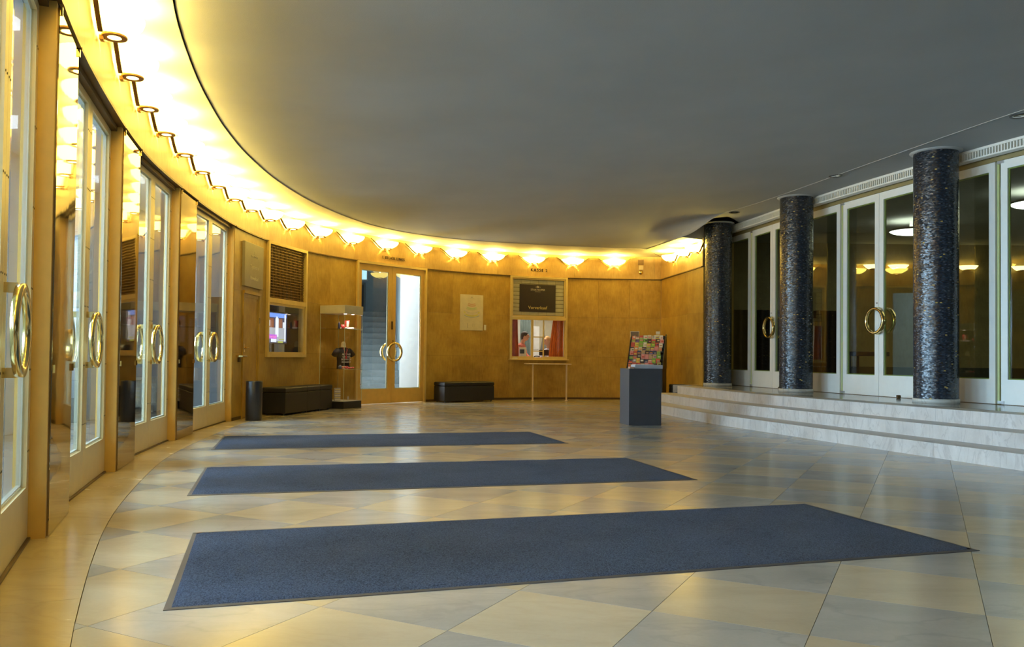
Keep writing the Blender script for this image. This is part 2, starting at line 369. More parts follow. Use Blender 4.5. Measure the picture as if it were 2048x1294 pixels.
for k, (sc_, i, j, c, poly, cut, odd) in enumerate(cells):
    mat = M_BEIGE if odd else M_GREY
    loc = [((p - c) * (1 - GAP / .29)) for p in poly]
    if k < 285 and sc_ > 0:
        if not cut:
            if odd not in shared:
                shared[odd] = MB().prism([(p.x, p.y) for p in loc], -.012, 0).build('floor_tile', mat, floor); shared[odd].location = (c.x, c.y, 0)
            else:
                o = shared[odd].copy(); COL.objects.link(o); o.location = (c.x, c.y, 0)
        else:
            o = MB().prism([(p.x, p.y) for p in loc], -.012, 0).build('floor_tile', mat, floor); o.location = (c.x, c.y, 0)
    else:
        rest[odd].prism([(p.x + c.x, p.y + c.y) for p in loc], -.012, 0)
for odd in (0, 1): tag(rest[odd].build('floor_tiles_far' if odd else 'grey_floor_tiles_far', M_BEIGE if odd else M_GREY, floor), kind='stuff')
q = .1
while q < W.len - .2:
    e = min(q + 1.31, W.len)
    MB().cbox(W, q + .001, e - .001, -.012, 0, -.35, BO - .004, .33).build('border_stone', M_BORDER, floor); q = e

# ------------------------------------------------------------------ curved wall, frieze and trim
WL, WB = struct('wall_left'), struct('wall_back')
def wp(q): return WL if q < 25.0 else WB
OPEN = [(8.65, 10.55, 0, Z_TRIM), (11.25, 13.2, 0, Z_TRIM), (13.93, 15.81, 0, Z_TRIM), (16.61, 18.38, 0, Z_TRIM), (19.17, 21.16, 0, Z_TRIM),
        (22.64, 24.09, .955, Z_TRIM), (25.6, 27.53, 0, Z_TRIM), (29.79, 31.24, .955, Z_TRIM)]
T_CORE = -.16
core = {0: MB(), 1: MB()}
q = 0.0
for (a, b, z0, z1) in OPEN + [(W.len, W.len, 0, 0)]:
    a2 = a
    if q < 25 and a2 > 25: core[0].cbox(W, q, 25.0, 0, Z_TRIM, T_CORE, -.022); core[1].cbox(W, 25.0, a2, 0, Z_TRIM, T_CORE, -.022)
    else: core[0 if q < 25 else 1].cbox(W, q, a2, 0, Z_TRIM, T_CORE, -.022)
    if z0 > 0: core[0 if a < 25 else 1].cbox(W, a, b, 0, z0, T_CORE, -.022)
    q = b
core[0].cbox(W, 0, 25, Z_TRIM, 3.95, T_CORE, -.005); core[1].cbox(W, 25, W.len + .1, Z_TRIM, 3.95, T_CORE, -.005)
core[0].build('wall_core', M_CORE, WL); core[1].build('wall_core', M_CORE, WB)
def panels(a, b, z0, z1, n=None, mat=M_WOOD, o1=0.0, name='veneer_panel', cv=W, par=None):
    n = n or max(1, round((b - a) / 1.15)); g = .0022
    for k in range(n):
        s0 = a + (b - a) * k / n; s1 = a + (b - a) * (k + 1) / n
        MB().cbox(cv, s0 + g / 2, s1 - g / 2, z0 + g / 2, z1 - g / 2, o1 - .022, o1, .2).build(name, mat, par or wp((s0 + s1) / 2))
def rows(a, b, n=None, cv=W, par=None, zb=0.0):
    for z0, z1 in ((zb, 1.02), (1.02, 1.97), (1.97, Z_TRIM - .022)): panels(a, b, z0, z1, n, cv=cv, par=par)
rows(0, 8.65, 6); rows(10.55, 11.25, 1)
rows(21.16, 21.575, 1); rows(22.345, 22.64, 1); panels(21.575, 22.345, 1.985, Z_TRIM - .022, 1)
panels(22.64, 24.09, 0, .955, 1); rows(24.09, 25.6, 2); rows(27.53, 29.79, 3); panels(29.79, 31.24, 0, .955, 2); rows(31.24, W.len, 3)
# frieze panels and the dark trim below them
q = .05
while q < W.len - .02:
    e = min(q + .98, W.len); panels(q, e, Z_TRIM, Z_BAND, 1, M_FRIEZE, .018, 'frieze_panel'); q = e
for (a, b, nm) in ((0, 8.65, 'trim_1'), (21.16, 22.64, 'trim_2'), (24.09, 25.6, 'trim_3'), (27.53, 29.79, 'trim_4'), (31.24, W.len, 'trim_5')):
    tag(MB().cbox(W, a, b, Z_TRIM - .02, Z_TRIM, -.02, .026, .2).build(nm, M_BRONZE), kind='structure')
for (a, b, nm) in ((21.16, 21.57, 'baseboard_left'), (22.35, 25.6, 'baseboard_side'), (27.53, W.len, 'baseboard_back')):
    tag(MB().cbox(W, a, b, 0, .05, 0, .008, .2).build(nm, M_BRONZE), kind='structure')
# brass-toned mirror panels between the doors
for k, (a, b) in enumerate(((10.55, 11.25), (13.2, 13.93), (15.81, 16.61), (18.38, 19.17))):
    t = tag(empty('mirror_panel'), ['', 'dark bronze mirror panel between the two nearest double doors', 'dark bronze mirror panel between the second and third glass doors, reflecting the screen',
             'dark bronze mirror panel between the third and farthest glass door on the left'][k] or 'dark bronze mirror panel before the nearest glass door', 'mirror', 'mirror panels between the left doors')
    MB().cbox(W, a + .012, b - .012, .004, Z_TRIM - .03, -.014, .004, .9).build('mirror_plate', M_MIRROR, t)
    for s_ in (a + .03, b - .03):
        for z in (Z_TRIM - .05, .9):
            MB().cbox(W, s_ - .008, s_ + .008, z - .014, z + .03, .002, .016).build('clip', M_BRASS, t)
# short wall right of the corner
WRt = struct('wall_right')
MB().cbox(WR, -.02, WR.len, 0, 3.95, -.12, -.022).build('wall_core', M_CORE, WRt)
rows(0, WR.len, 3, WR, WRt)
for k in range(3): panels(WR.len * k / 3, WR.len * (k + 1) / 3, Z_TRIM, 3.5, 1, M_FRIEZE, .018, 'frieze_panel', WR, WRt)
tag(MB().cbox(WR, 0, WR.len - .06, Z_TRIM - .02, Z_TRIM, -.02, .026).build('trim_6', M_BRONZE), kind='structure')
p = MB(); a = WR.at(WR.len, -.13)[0]; b_ = WR.at(WR.len, .018)[0]
p.prism([(3.925, 16.83), (3.99, 17.0), (4.75, 17.55), (4.70, 17.68), (3.95, 17.12)], 0, 3.95).build('return_panel', M_WOOD, WRt)
# near end wall behind the photographer (with a made-up high opening for the added light) - closes the room
wn_ = struct('wall_near')
nb = MB(); A0, A1 = Vector((5.6, -5.6)), Vector((13.2, -3.4)); dv = (A1 - A0).normalized()
for (t0, t1, z0, z1) in ((0, 1.2, 0, 3.95), (6.6, 8.1, 0, 3.95), (1.2, 6.6, 0, .8), (1.2, 6.6, 3.3, 3.95)):
    a = A0 + dv * t0; b_ = A0 + dv * t1; n = Vector((dv.y, -dv.x)) * .15
    nb.prism([(a.x, a.y), (b_.x, b_.y), (b_.x + n.x, b_.y + n.y), (a.x + n.x, a.y + n.y)], z0, z1)
nb.build('wall_core', M_WOOD, wn_)

# ------------------------------------------------------------------ ceiling
ceil = struct('ceiling')
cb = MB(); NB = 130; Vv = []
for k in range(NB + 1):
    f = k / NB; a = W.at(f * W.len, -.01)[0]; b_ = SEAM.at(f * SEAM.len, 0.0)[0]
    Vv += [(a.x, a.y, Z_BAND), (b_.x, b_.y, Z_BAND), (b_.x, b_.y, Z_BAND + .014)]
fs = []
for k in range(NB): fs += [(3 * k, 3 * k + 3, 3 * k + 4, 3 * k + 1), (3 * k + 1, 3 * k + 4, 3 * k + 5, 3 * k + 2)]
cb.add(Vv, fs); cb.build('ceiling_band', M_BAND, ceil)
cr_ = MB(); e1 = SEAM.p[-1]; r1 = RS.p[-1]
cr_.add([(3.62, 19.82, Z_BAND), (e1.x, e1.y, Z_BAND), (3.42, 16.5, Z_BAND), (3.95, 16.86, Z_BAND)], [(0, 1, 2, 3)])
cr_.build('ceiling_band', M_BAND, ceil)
# main ceiling rises gently from the seam to the soffit over the columns
cm = MB(); NU, NV = 120, 40; Vv = []
for i in range(NU + 1):
    f = i / NU
    a = SEAM.at(f * SEAM.len, .013)[0]; b_ = RS.at(f * RS.len, 0)[0]
    for j in range(NV + 1):
        t = j / NV; p_ = a.lerp(b_, t); s_ = t * t * (3 - 2 * t) * .6 + .4 * t
        Vv.append((p_.x, p_.y, Z_BAND + .008 + (zr(f) - Z_BAND - .008) * s_))
fs = [(i * (NV + 1) + j, (i + 1) * (NV + 1) + j, (i + 1) * (NV + 1) + j + 1, i * (NV + 1) + j + 1) for i in range(NU) for j in range(NV)]
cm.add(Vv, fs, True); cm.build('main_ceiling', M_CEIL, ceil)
MB().cbox(SEAM, 0, SEAM.len, Z_BAND + .03, Z_BAND + .06, -.1, .12, .3).build('seam_gap', M_DARK, ceil)
fa = MB(); fa.add([(3.42, 16.5, Z_BAND), (3.95, 16.86, Z_BAND), (3.95, 16.86, Z_CEIL + .02), (3.42, 16.5, Z_CEIL + .02)], [(0, 1, 2, 3)]).build('ceiling_fascia', M_CEIL, ceil)
so = MB(); Vv = []; NS = 70
for k in range(NS + 1):
    f = k / NS; a = RS.at((1 - f) * RS.len, -.004)[0]; b_ = D.at(f * D.len, 0)[0]; n = D.at(f * D.len)[2]
    b_ = b_ - n * .35
    Vv += [(a.x, a.y, Z_CEIL + .004), (b_.x, b_.y, Z_CEIL + .004), (a.x, a.y, zr(1 - f) - .001)]
so.add(Vv, [f2 for k in range(NS) for f2 in ((3 * k, 3 * k + 3, 3 * k + 4, 3 * k + 1), (3 * k, 3 * k + 2, 3 * k + 5, 3 * k + 3))]); so.add([(3.93, 16.9, Z_CEIL + .004), (3.42, 16.52, Z_CEIL + .004), (4.2, 15.9, Z_CEIL + .004), (5.2, 17.6, Z_CEIL + .004), (4.6, 18.4, Z_CEIL + .004)], [(0, 1, 2, 3, 4)])
so.build('ceiling_soffit', M_CEIL, ceil)
MB().cbox(RS, 0, RS.len * .945, Z_CEIL - .003, Z_CEIL + .004, -.006, .006, .3).build('soffit_bead', plain('bead', (.7, .7, .68), .6), ceil)
MB().prism([(-9, -8), (15, -8), (15, 26), (-9, 26)], 3.98, 4.1).build('roof_slab', M_CORE, ceil)

# ------------------------------------------------------------------ steps and landing
steps = thing('entrance_steps', 'three long curved pale stone steps up to the white glass doors', 'steps')
RI = .153; TR = .40
for k in range(3):
    q0 = .55 * (2 - k) * 0 + 0.25; L_ = 1.45; q = q0 + .35 * k - .35
    while q < B.len:
        a = max(q, q0 - .2 + .0); e = min(q + L_, B.len)
        if e - a > .05: MB().cbox(B, a + .0012, e - .0012, RI * k + (0 if k == 0 else -.0), RI * (k + 1) - .001, -(TR * k + (TR * 1.15 if k < 2 else TR * .9)), -TR * k, .3).build('step_stone', M_STEP, steps)
        q += L_
lb = MB(); Vv = []
NL = 60
for k in range(NL + 1):
    f = k / NL; a = B.at(.25 + f * (B.len - .25), -(TR * 2 + TR * .9))[0]; b_ = D.at(f * D.len, -.3)[0]
    Vv += [(a.x, a.y, Z_LAND), (b_.x, b_.y, Z_LAND)]
lb.add(Vv, [(2 * k, 2 * k + 1, 2 * k + 3, 2 * k + 2) for k in range(NL)]); lb.build('landing', M_LAND, steps)
MB().prism([(3.35, 17.0), (4.1, 16.8), (4.9, 17.4), (4.7, 17.8), (4.0, 17.1), (3.9, 17.2)], .3, Z_LAND - .001).build('landing_corner', M_STEP, steps)

# ------------------------------------------------------------------ columns
cols = [((5.61, 10.83), 'nearest blue-grey mosaic column, the rightmost of three on the landing'), ((4.846, 13.96), 'middle blue-grey mosaic column, between the two others on the landing'),
        ((4.21, 16.74), 'farthest blue-grey mosaic column, at the end of the wood wall')]
c0 = None
for (x, y), lab in cols:
    if c0 is None:
        c0 = thing('mosaic_column', lab, 'column', (x, y, Z_LAND), 0, 'mosaic columns on the landing')
        MB().cyl((0, 0, .055), (0, 0, Z_CEIL - Z_LAND - .01), .273, 64).build('shaft', M_MOS, c0)
        MB().lathe([(.0, .0), (.283, 0), (.283, .05), (.273, .056), (.2, .056)], 64).build('base_ring', M_BASE, c0)
        MB().lathe([(.273, Z_CEIL - Z_LAND - .018), (.315, Z_CEIL - Z_LAND - .006), (.32, Z_CEIL - Z_LAND + .01)], 48).build('collar', M_CEIL, c0)
        c_ = c0
    else: c_ = copy_tree(c0); c_.location = (x, y, Z_LAND)
    c_['label'] = lab

# ------------------------------------------------------------------ doors
def ring_handle(par, x, z, y_off, r=.205, w=.034, d=.052, gap=.06, flip=1, mat=None):
    """round pull handle in local frame (-y towards the room when flip=1), two bracket blocks top and bottom"""
    h = empty('ring_handle'); h.parent = par; h.location = (x, 0, z); h['label'] = 'round brass pull handle'
    mat = mat or M_BRASS
    y1 = -flip * (y_off + gap); y2 = -flip * (y_off + gap + d)
    MB().band(r, r - w, min(y1, y2), max(y1, y2), 56).build('ring', mat, h)
    for s in (-1, 1):
        zc = s * (r - w / 2); ya = -flip * y_off
        MB().box(-.022, .022, min(ya, y1 - flip * .002), max(ya, y1 - flip * .002), zc - .022, zc + .022).build('bracket', mat, h)
    return h
def leaf(par, x0, x1, z0, z1, bot, top, st, dep, mframe, mglass, mstop, screws=False, name='door_leaf'):
    g = .003; lf = MB()
    lf.box(x0 + g, x0 + st, -dep / 2, dep / 2, z0, z1); lf.box(x1 - st, x1 - g, -dep / 2, dep / 2, z0, z1)
    lf.box(x0 + st, x1 - st, -dep / 2, dep / 2, z0, z0 + bot); lf.box(x0 + st, x1 - st, -dep / 2, dep / 2, z1 - top, z1)
    L_ = lf.build(name, mframe, par)
    MB().box(x0 + st, x1 - st, -dep / 2 + .016, -dep / 2 + .022, z0 + bot, z1 - top).build('glass_pane', mglass, L_)
    sb = MB(); b = .014
    for (a, c) in ((x0 + st, x0 + st + b), (x1 - st - b, x1 - st)): sb.box(a, c, -dep / 2 + .024, dep / 2 - .004, z0 + bot, z1 - top)
    for (a, c) in ((z0 + bot, z0 + bot + b), (z1 - top - b, z1 - top)): sb.box(x0 + st + b, x1 - st - b, -dep / 2 + .024, dep / 2 - .004, a, c)
    sb.build('glazing_bead', mstop, L_)
    if screws:
        s_ = MB(); n = 6
        for xx in (x0 + st * .30, x0 + st * .80, x1 - st * .80, x1 - st * .30):
            for k in range(n):
                z = z0 + bot * .9 + (z1 - z0 - bot) * (k + .5) / n
                s_.cyl((xx, -dep / 2 - .0025, z), (xx, -dep / 2 + .001, z), .0055, 6)
        tag(s_.build('screws', M_SCREW, L_), kind='stuff')
    return L_
dn = 0
def left_door(a, b, nm):
    pa, T, N = W.at(a, -.115); pb = W.at(b, -.115)[0]
    dv = pb - pa; L_ = dv.length; d = struct(nm, (pa.x, pa.y, 0), atan2(dv.y, dv.x))
    fr = .035
    # frame with deep jambs reaching the wall face
    j = MB(); j.box(-.03, fr, -.108, .05, 0, Z_TRIM - .01); j.build('jamb', M_JAMB, d)
    j = MB(); j.box(L_ - fr, L_ + .03, -.108, .05, 0, Z_TRIM - .01); j.build('jamb', M_JAMB, d)
    MB().box(fr, L_ - fr, -.07, .05, Z_TRIM - .05, Z_TRIM - .006).build('door_head', M_BRONZE, d)
    MB().box(fr, L_ - fr, -.04, .05, 0, .012).build('threshold', M_BRONZE, d)
    m = L_ / 2
    la = leaf(d, fr, m, .014, Z_TRIM - .052, .275, .055, .085, .05, M_LEAF, M_GLASSL, M_STOP, True)
    lb_ = leaf(d, m, L_ - fr, .014, Z_TRIM - .052, .275, .055, .085, .05, M_LEAF, M_GLASSL, M_STOP, True)
    ring_handle(lb_, m + .03, 1.093, .025, w=.04, d=.03, gap=.052); ring_handle(lb_, m + .03, 1.093, .025, w=.04, d=.03, gap=.06, flip=-1)
    return d
for k, (a, b, z0, z1) in enumerate(OPEN[:5]): left_door(a, b, 'door_%d' % (k + 1))
# lintel soffit plates over the recessed doors
for (a, b, z0, z1) in OPEN[:5] + [OPEN[6]]:
    MB().cbox(W, a, b, Z_TRIM - .012, Z_TRIM + .01, -.16, .02, .3).build('soffit_plate', M_BRONZE, wp(a))
# staircase door, gold frame
a, b = OPEN[6][:2]; pa = W.at(a, -.03)[0]; pb = W.at(b, -.03)[0]; dv = pb - pa; L_ = dv.length
dS = struct('door_6', (pa.x, pa.y, 0), atan2(dv.y, dv.x))
MB().box(0, .045, -.075, .08, 0, Z_TRIM).build('jamb', M_GOLD, dS); MB().box(L_ - .045, L_, -.075, .08, 0, Z_TRIM).build('jamb', M_GOLD, dS)
MB().box(.045, L_ - .045, -.075, .08, Z_TRIM - .05, Z_TRIM).build('door_head', M_GOLD, dS)
m = L_ / 2
la = leaf(dS, .045, m, .012, Z_TRIM - .055, .30, .12, .10, .055, M_JAMB, M_GLASSL, M_STOP)
lb_ = leaf(dS, m, L_ - .045, .012, Z_TRIM - .055, .30, .12, .10, .055, M_JAMB, M_GLASSL, M_STOP)
ring_handle(la, m + .02, 1.08, .028, r=.2, gap=.05); ring_handle(la, m + .02, 1.08, .028, r=.2, gap=.05, flip=-1)
MB().box(m + .015, m + .045, -.036, -.028, 1.3, 1.32).build('lock_plate', M_BRONZE, lb_)
MB().box(m - .02, m + .02, -.04, -.028, 1.55, 1.72).build('flush_bolt', M_BRONZE, la)

# white glass doors on the landing: post, two leaves, fixed panel, repeated
ZL, ZT = Z_LAND, 3.6
posts = [(4.83, 16.48), (5.43, 13.45), (6.26, 10.52), (7.4, 7.7)]
mids = [(5.14, 14.78), (5.88, 11.75), (6.90, 8.88), None]
def wleaf(par, A, Bp, name, ringx=None, fixed=False):
    A, Bp = Vector(A), Vector(Bp); dv = Bp - A; L_ = dv.length
    h = empty(name); h.parent = par; h.location = (A.x, A.y, 0); h.rotation_euler = (0, 0, atan2(dv.y, dv.x))
    return h, L_
def white_leaf(A, Bp, par, nm='door_leaf'):
    A, Bp = Vector(A), Vector(Bp); dv = Bp - A; L_ = dv.length; an = atan2(dv.y, dv.x)
    lf = leaf(par, 0, L_, ZL + .006, ZT - .01, .315, .115, .095, .05, M_WHITE, M_GLASSR, M_WEDGE, False, nm)
    lf.location = (A.x, A.y, 0); lf.rotation_euler = (0, 0, an); return lf, L_
nd = 7; nw = 3
fxs = [((4.60, 17.6), (4.83, 16.48))]
for k in range(4):
    P0 = posts[k]
    if mids[k]: M1 = Vector(mids[k]); 
    else: M1 = Vector((8.25, 6.2))
    d = struct('door_%d' % nd); nd += 1
    A = Vector(P0); dv = (M1 - A); an = atan2(dv.y, dv.x); dl = dv.normalized()
    A2 = A + dl * .045; mid = (A2 + M1) / 2
    l1, L1 = white_leaf(A2, mid, d); l2, L2 = white_leaf(mid, M1, d)
    ring_handle(l1, L1 + .0, 1.157 + ZL, .025, gap=.05); ring_handle(l1, L1 + .0, 1.157 + ZL, .025, gap=.05, flip=-1)
    MB().box(L1 - .06, L1 - .03, -.03, -.024, 1.157 + ZL + .27, 1.157 + ZL + .285).build('lock_plate', M_SCREW, l1)
    # pivots at the hinge post
    for z in (ZL + .012, ZT - .05): MB().box(-.035, .05, -.045, .02, z, z + .035).build('pivot', plain('steel', (.7, .7, .7), .3, .8), l1)
    # door post (recessed slit) 
    MB().cyl((A.x, A.y, ZL), (A.x, A.y, ZT + .1), .018, 10).build('post', M_WEDGE, d)
    # stops on the floor
    nrm = Vector((dl.y, -dl.x)); sp = M1 - dl * .2 + nrm * .22
    MB().box(sp.x - .02, sp.x + .02, sp.y - .03, sp.y + .03, Z_LAND, Z_LAND + .05, .006).build('door_stop', M_BRONZE, d)
    if k < 3: fxs.append((tuple(M1), posts[k + 1]))
for (A, Bp) in fxs:
    d = struct('window_%d' % nw); nw += 1
    A, Bp = Vector(A), Vector(Bp); dl = (Bp - A).normalized(); white_leaf(A + dl * .004, Bp - dl * .03, d, 'fixed_panel')
# gap strip, grille box above the doors
gr = thing('ceiling_grille', 'long white ventilation grille running above the white glass doors', 'grille')
SG0, SG1 = .2, 15.5
MB().cbox(D, SG0, SG1, 3.75, Z_CEIL + .002, .08, .20, .3).build('rail', M_WHITE, gr)
MB().cbox(D, SG0, SG1, 3.645, 3.665, .08, .20, .3).build('rail', M_WHITE, gr)
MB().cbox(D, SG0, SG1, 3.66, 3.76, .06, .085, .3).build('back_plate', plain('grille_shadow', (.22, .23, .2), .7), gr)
g_ = MB(); q = SG0
while q < SG1:
    g_.cbox(D, q, q + .016, 3.66, 3.755, .085, .185, 1); q += .042
tag(g_.build('slats', M_WHITE, gr), kind='stuff')
MB().cbox(D, SG0, SG1, 3.595, 3.79, -.05, .02, .3).build('head_strip', plain('head', (.30, .24, .10), .5), gr)
# frame bottom: thin dark threshold
MB().cbox(D, 0, SG1, ZL, ZL + .006, -.05, .05, .3).build('threshold', M_BRONZE, steps)

# ------------------------------------------------------------------ sconces along the frieze
SP = [6.5, 7.4, 8.3, 9.2, 10.1, 11.0, 11.9, 12.78, 13.65, 14.5, 15.38, 16.27, 17.15, 18.03, 18.92, 19.8, 20.7, 21.58, 22.48, 23.42, 24.39, 25.37, 26.35, 27.31, 28.3, 29.32, 30.37, 31.36, 32.38]
def make_sconce():
    t = thing('wall_sconce', '', 'lamp', group='frosted bowl sconces along the frieze')
    # frosted half bowl: half ellipses growing from the ring to the rim
    b = MB(); V = []; NA, NZ = 20, 9
    for j in range(NZ + 1):
        f = j / NZ; aw = .085 + .19 * sin(f * pi / 2) ** .8; ad = .175 + .11 * sin(f * pi / 2) ** .8; z = .01 + .13 * f
        for k in range(NA + 1):
            a = pi * k / NA; V.append((-aw * cos(a), -.02 - ad * sin(a), z))
    b.add(V, [(j * (NA + 1) + k, j * (NA + 1) + k + 1, (j + 1) * (NA + 1) + k + 1, (j + 1) * (NA + 1) + k) for j in range(NZ) for k in range(NA)], True)
    b.build('bowl', M_BOWL, t)
    # thin bronze strap following the bowl edge on the wall
    N_ = 9
    for s in (-1, 1):
        V = []; st = MB()
        for j in range(N_ + 1):
            f = j / N_; aw = .087 + .19 * sin(f * pi / 2) ** .8 + .12 * f ** 3; z = .0 + .19 * f
            V += [(s * aw, -.018, z), (s * (aw + .012), -.018, z - .006), (s * (aw + .012), -.05, z - .006), (s * aw, -.05, z)]
        st.add(V, [(4 * j + k, 4 * j + (k + 1) % 4, 4 * j + 4 + (k + 1) % 4, 4 * j + 4 + k) for j in range(N_) for k in range(4)])
        st.build('strap', M_BRONZE, t)
    r = MB(); n = 20; V = []
    for k in range(n):
        a = 2 * pi * k / n
        for (rad, z) in ((.09, 0), (.09, .012), (.048, .012), (.048, 0)): V.append((rad * cos(a), -.108 + rad * sin(a) * .95, z - .004))
    r.add(V, [(k * 4 + j, k * 4 + (j + 1) % 4, ((k + 1) % n) * 4 + (j + 1) % 4, ((k + 1) % n) * 4 + j) for k in range(n) for j in range(4)])
    r.box(-.03, .03, -.04, -.015, -.03, .0); r.build('ring', plain('ring_wood', (.35, .18, .06), .35, .3), t)
    MB().cyl((0, -.108, -.001), (0, -.108, .003), .047, 20).build('lens', M_LENS, t)
    MB().ball((0, -.14, .125), .04, .04, .04, 10, 6).build('bulb', M_BULB, t)
    return t
s0 = make_sconce()
for k, q in enumerate(SP):
    o = s0 if k == 0 else copy_tree(s0)
    o.location, rz = wframe(W, q, 3.215, .018); o.rotation_euler = (0, 0, rz)
    if k < 9: o['label'] = 'glowing frosted bowl sconce on the curved frieze behind the viewer'
    else:
        o['label'] = 'glowing bowl sconce on the frieze ' + {9: 'above the middle of the second left glass door', 10: 'above the far end of the second left glass door', 11: 'above the mirror panel after the second left glass door',
            12: 'above the near half of the third left glass door', 13: 'above the far end of the third left glass door', 14: 'above the mirror panel before the farthest left glass door', 15: 'above the near half of the farthest left glass door',
            16: 'above the far half of the farthest left glass door', 17: 'above the left edge of the notice board', 18: 'between the notice board and the grille window', 19: 'above the middle of the grille window',
            20: 'just right of the grille window', 21: 'over the left edge of the staircase door', 22: 'above the staircase door lettering', 23: 'above the right edge of the staircase door', 24: 'above the seating plan poster',
            25: 'between the poster and the ticket counter', 26: 'right above the KASSE 2 lettering', 27: 'first to the right of the ticket counter', 28: 'last before the wall corner and alarm bell'}[k]
for k, q in enumerate((1.15, 2.1, 3.0)):
    if q > WR.len + .2: break
    o = copy_tree(s0); q = min(q, WR.len - .2); o.location, rz = wframe(WR, q, 3.215, .018); o.rotation_euler = (0, 0, rz)
    o['label'] = ['glowing bowl sconce on the short side wall next to the corner', 'glowing bowl sconce in the middle of the short side wall', 'glowing bowl sconce on the short side wall next to the far column'][k]

# ------------------------------------------------------------------ recessed downlights (off) in the soffit
dl0 = None
for (x, y), lab in (((5.7, 9.18), 'round recessed downlight nearest the right edge, in the soffit'), ((4.85, 12.28), 'round recessed downlight between the near and middle columns'), ((4.18, 15.44), 'round recessed downlight between the middle and far columns')):
    if dl0 is None:
        dl0 = thing('ceiling_downlight', lab, 'lamp', (x, y, Z_CEIL), 0, 'unlit downlights in the soffit')
        MB().lathe([(.07, -.002), (.098, -.006), (.102, .004), (.07, .004), (.07, -.002)], 32).build('ring', plain('dark_ring', (.05, .05, .05), .35), dl0)
        MB().lathe([(0, .0), (.045, -.002), (.07, .0)], 24).build('reflector', plain('chrome', (.8, .8, .82), .12, 1.0), dl0)
    else: c_ = copy_tree(dl0); c_.location = (x, y, Z_CEIL); c_['label'] = lab

# ------------------------------------------------------------------ vestibule behind the left doors: pale stone, deep street windows with daylight
vb = struct('wall_vestibule')
OW0, OW1 = -2.1, -2.75
wins = [(6.2, 7.8), (8.8, 10.4), (11.4, 13.0), (14.05, 15.65), (16.7, 18.25), (19.3, 20.9)]
q = 4.0; pb_ = MB()
for (a, b) in wins + [(23.5, 23.5)]:
    k = q
    while k < a - .01:
        e = min(k + 1.0, a)
        for z0, z1 in ((0, 1.1), (1.1, 2.2), (2.2, 3.4)): MB().cbox(W, k + .0015, e - .0015, z0 + .0015, z1 - .0015, OW1, OW0, .5).build('stone_slab', M_PALE, vb)
        k = e
    if a < b:
        MB().cbox(W, a, b, 0, .35, OW1, OW0, .4).build('stone_slab', M_PALE, vb); MB().cbox(W, a, b, 2.75, 3.4, OW1, OW0, .4).build('stone_slab', M_PALE, vb)
    q = b
MB().cbox(W, 4, 23.5, -.02, -.001, OW1, -.36, .4).build('vestibule_floor', M_GREY, vb)
MB().cbox(W, 4, 23.5, 3.4, 3.5, OW1, -.16, .4).build('vestibule_ceiling', M_PLASTER, vb)
MB().cbox(W, 23.5, 23.7, 0, 3.5, OW1, -.16, .4).build('vestibule_end', M_PALE, vb)
MB().cbox(W, 3.8, 4, 0, 3.5, OW1, -.16, .4).build('vestibule_end', M_PALE, vb)
for k, (a, b) in enumerate(wins):
    p_, T, N = W.at((a + b) / 2, OW1 + .05)
    area('street_daylight', (p_.x, p_.y, 1.55), (N.x, N.y, -.28), 1.75, 2.3, K_DAY, COOL, pi * .6)
    wi = tag(MB().cbox(W, a, b, .35, 2.75, OW1 - .1, OW1 + .0, .4).build('window_%d' % (20 + k), M_PLASTER), kind='structure')
# radiator grille seen low through the farthest glass door
p_, rz = wframe(W, 22.35, 0, OW0 + .02)
for q in (9.6, 14.9, 17.5, 20.2):
    p2, T, N = W.at(q, -1.1); area('vestibule_fill', (p2.x, p2.y, 3.36), (0, 0, -1), 1.2, .5, 30, (.80, .90, 1.0))  # unseen ceiling lights added to brighten the vestibule behind the glass
rg = thing('floor_radiator', 'pale slatted radiator seen low through the farthest left glass door', 'radiator', p_, rz)
MB().box(-.45, .45, -.16, -.02, .12, .16).build('rail', M_WHITE, rg); MB().box(-.45, .45, -.16, -.02, .56, .60).build('rail', M_WHITE, rg)
x = -.44
gg = MB()
while x < .44: gg.box(x, x + .02, -.15, -.03, .16, .56); x += .045
tag(gg.build('slats', M_WHITE, rg), kind='stuff')
gg = MB(); gg.box(-.42, -.38, -.12, -.05, 0, .12); gg.box(.38, .42, -.12, -.05, 0, .12); gg.build('foot', M_WHITE, rg)

# ------------------------------------------------------------------ small service door, notice board, holder, bin
p_, rz = wframe(W, 21.96, 0, 0.0)
sd = struct('door_20', p_, rz)
MB().box(-.385, -.345, -.03, .02, 0, 1.985).build('jamb', M_WOOD, sd); MB().box(.345, .385, -.03, .02, 0, 1.985).build('jamb', M_WOOD, sd); MB().box(-.385, .385, -.045, .02, 1.945, 1.99).build('door_head', M_WOOD, sd)
dl_ = MB().box(-.342, .342, -.006, .02, .01, 1.942).build('door_leaf', M_WOOD, sd)
gg = MB(); gg.box(-.342, -.30, -.016, -.006, .01, 1.942); gg.box(.30, .342, -.016, -.006, .01, 1.942); gg.box(-.30, .30, -.016, -.006, 1.89, 1.942); gg.build('raised_rim', M_WOOD, dl_)
gg = MB(); gg.box(-.318, -.288, -.02, -.014, 1.03, 1.16); gg.cyl((-.303, -.014, 1.10), (-.303, -.06, 1.10), .009, 10); gg.tube([(-.303, -.06, 1.10), (-.25, -.062, 1.10), (-.19, -.058, 1.095)], .009, 8); gg.build('lever_handle', M_BRASS, dl_)
for z in (.3, 1.5): MB().cyl((.345, -.036, z), (.345, -.036, z + .09), .011, 10).build('hinge', M_BRASS, sd)
p_, rz = wframe(W, 21.42, .95, 0.0)
hb = thing('wall_ashtray', 'small brass tray bracket on the wood wall left of the service door', 'bracket', p_, rz)
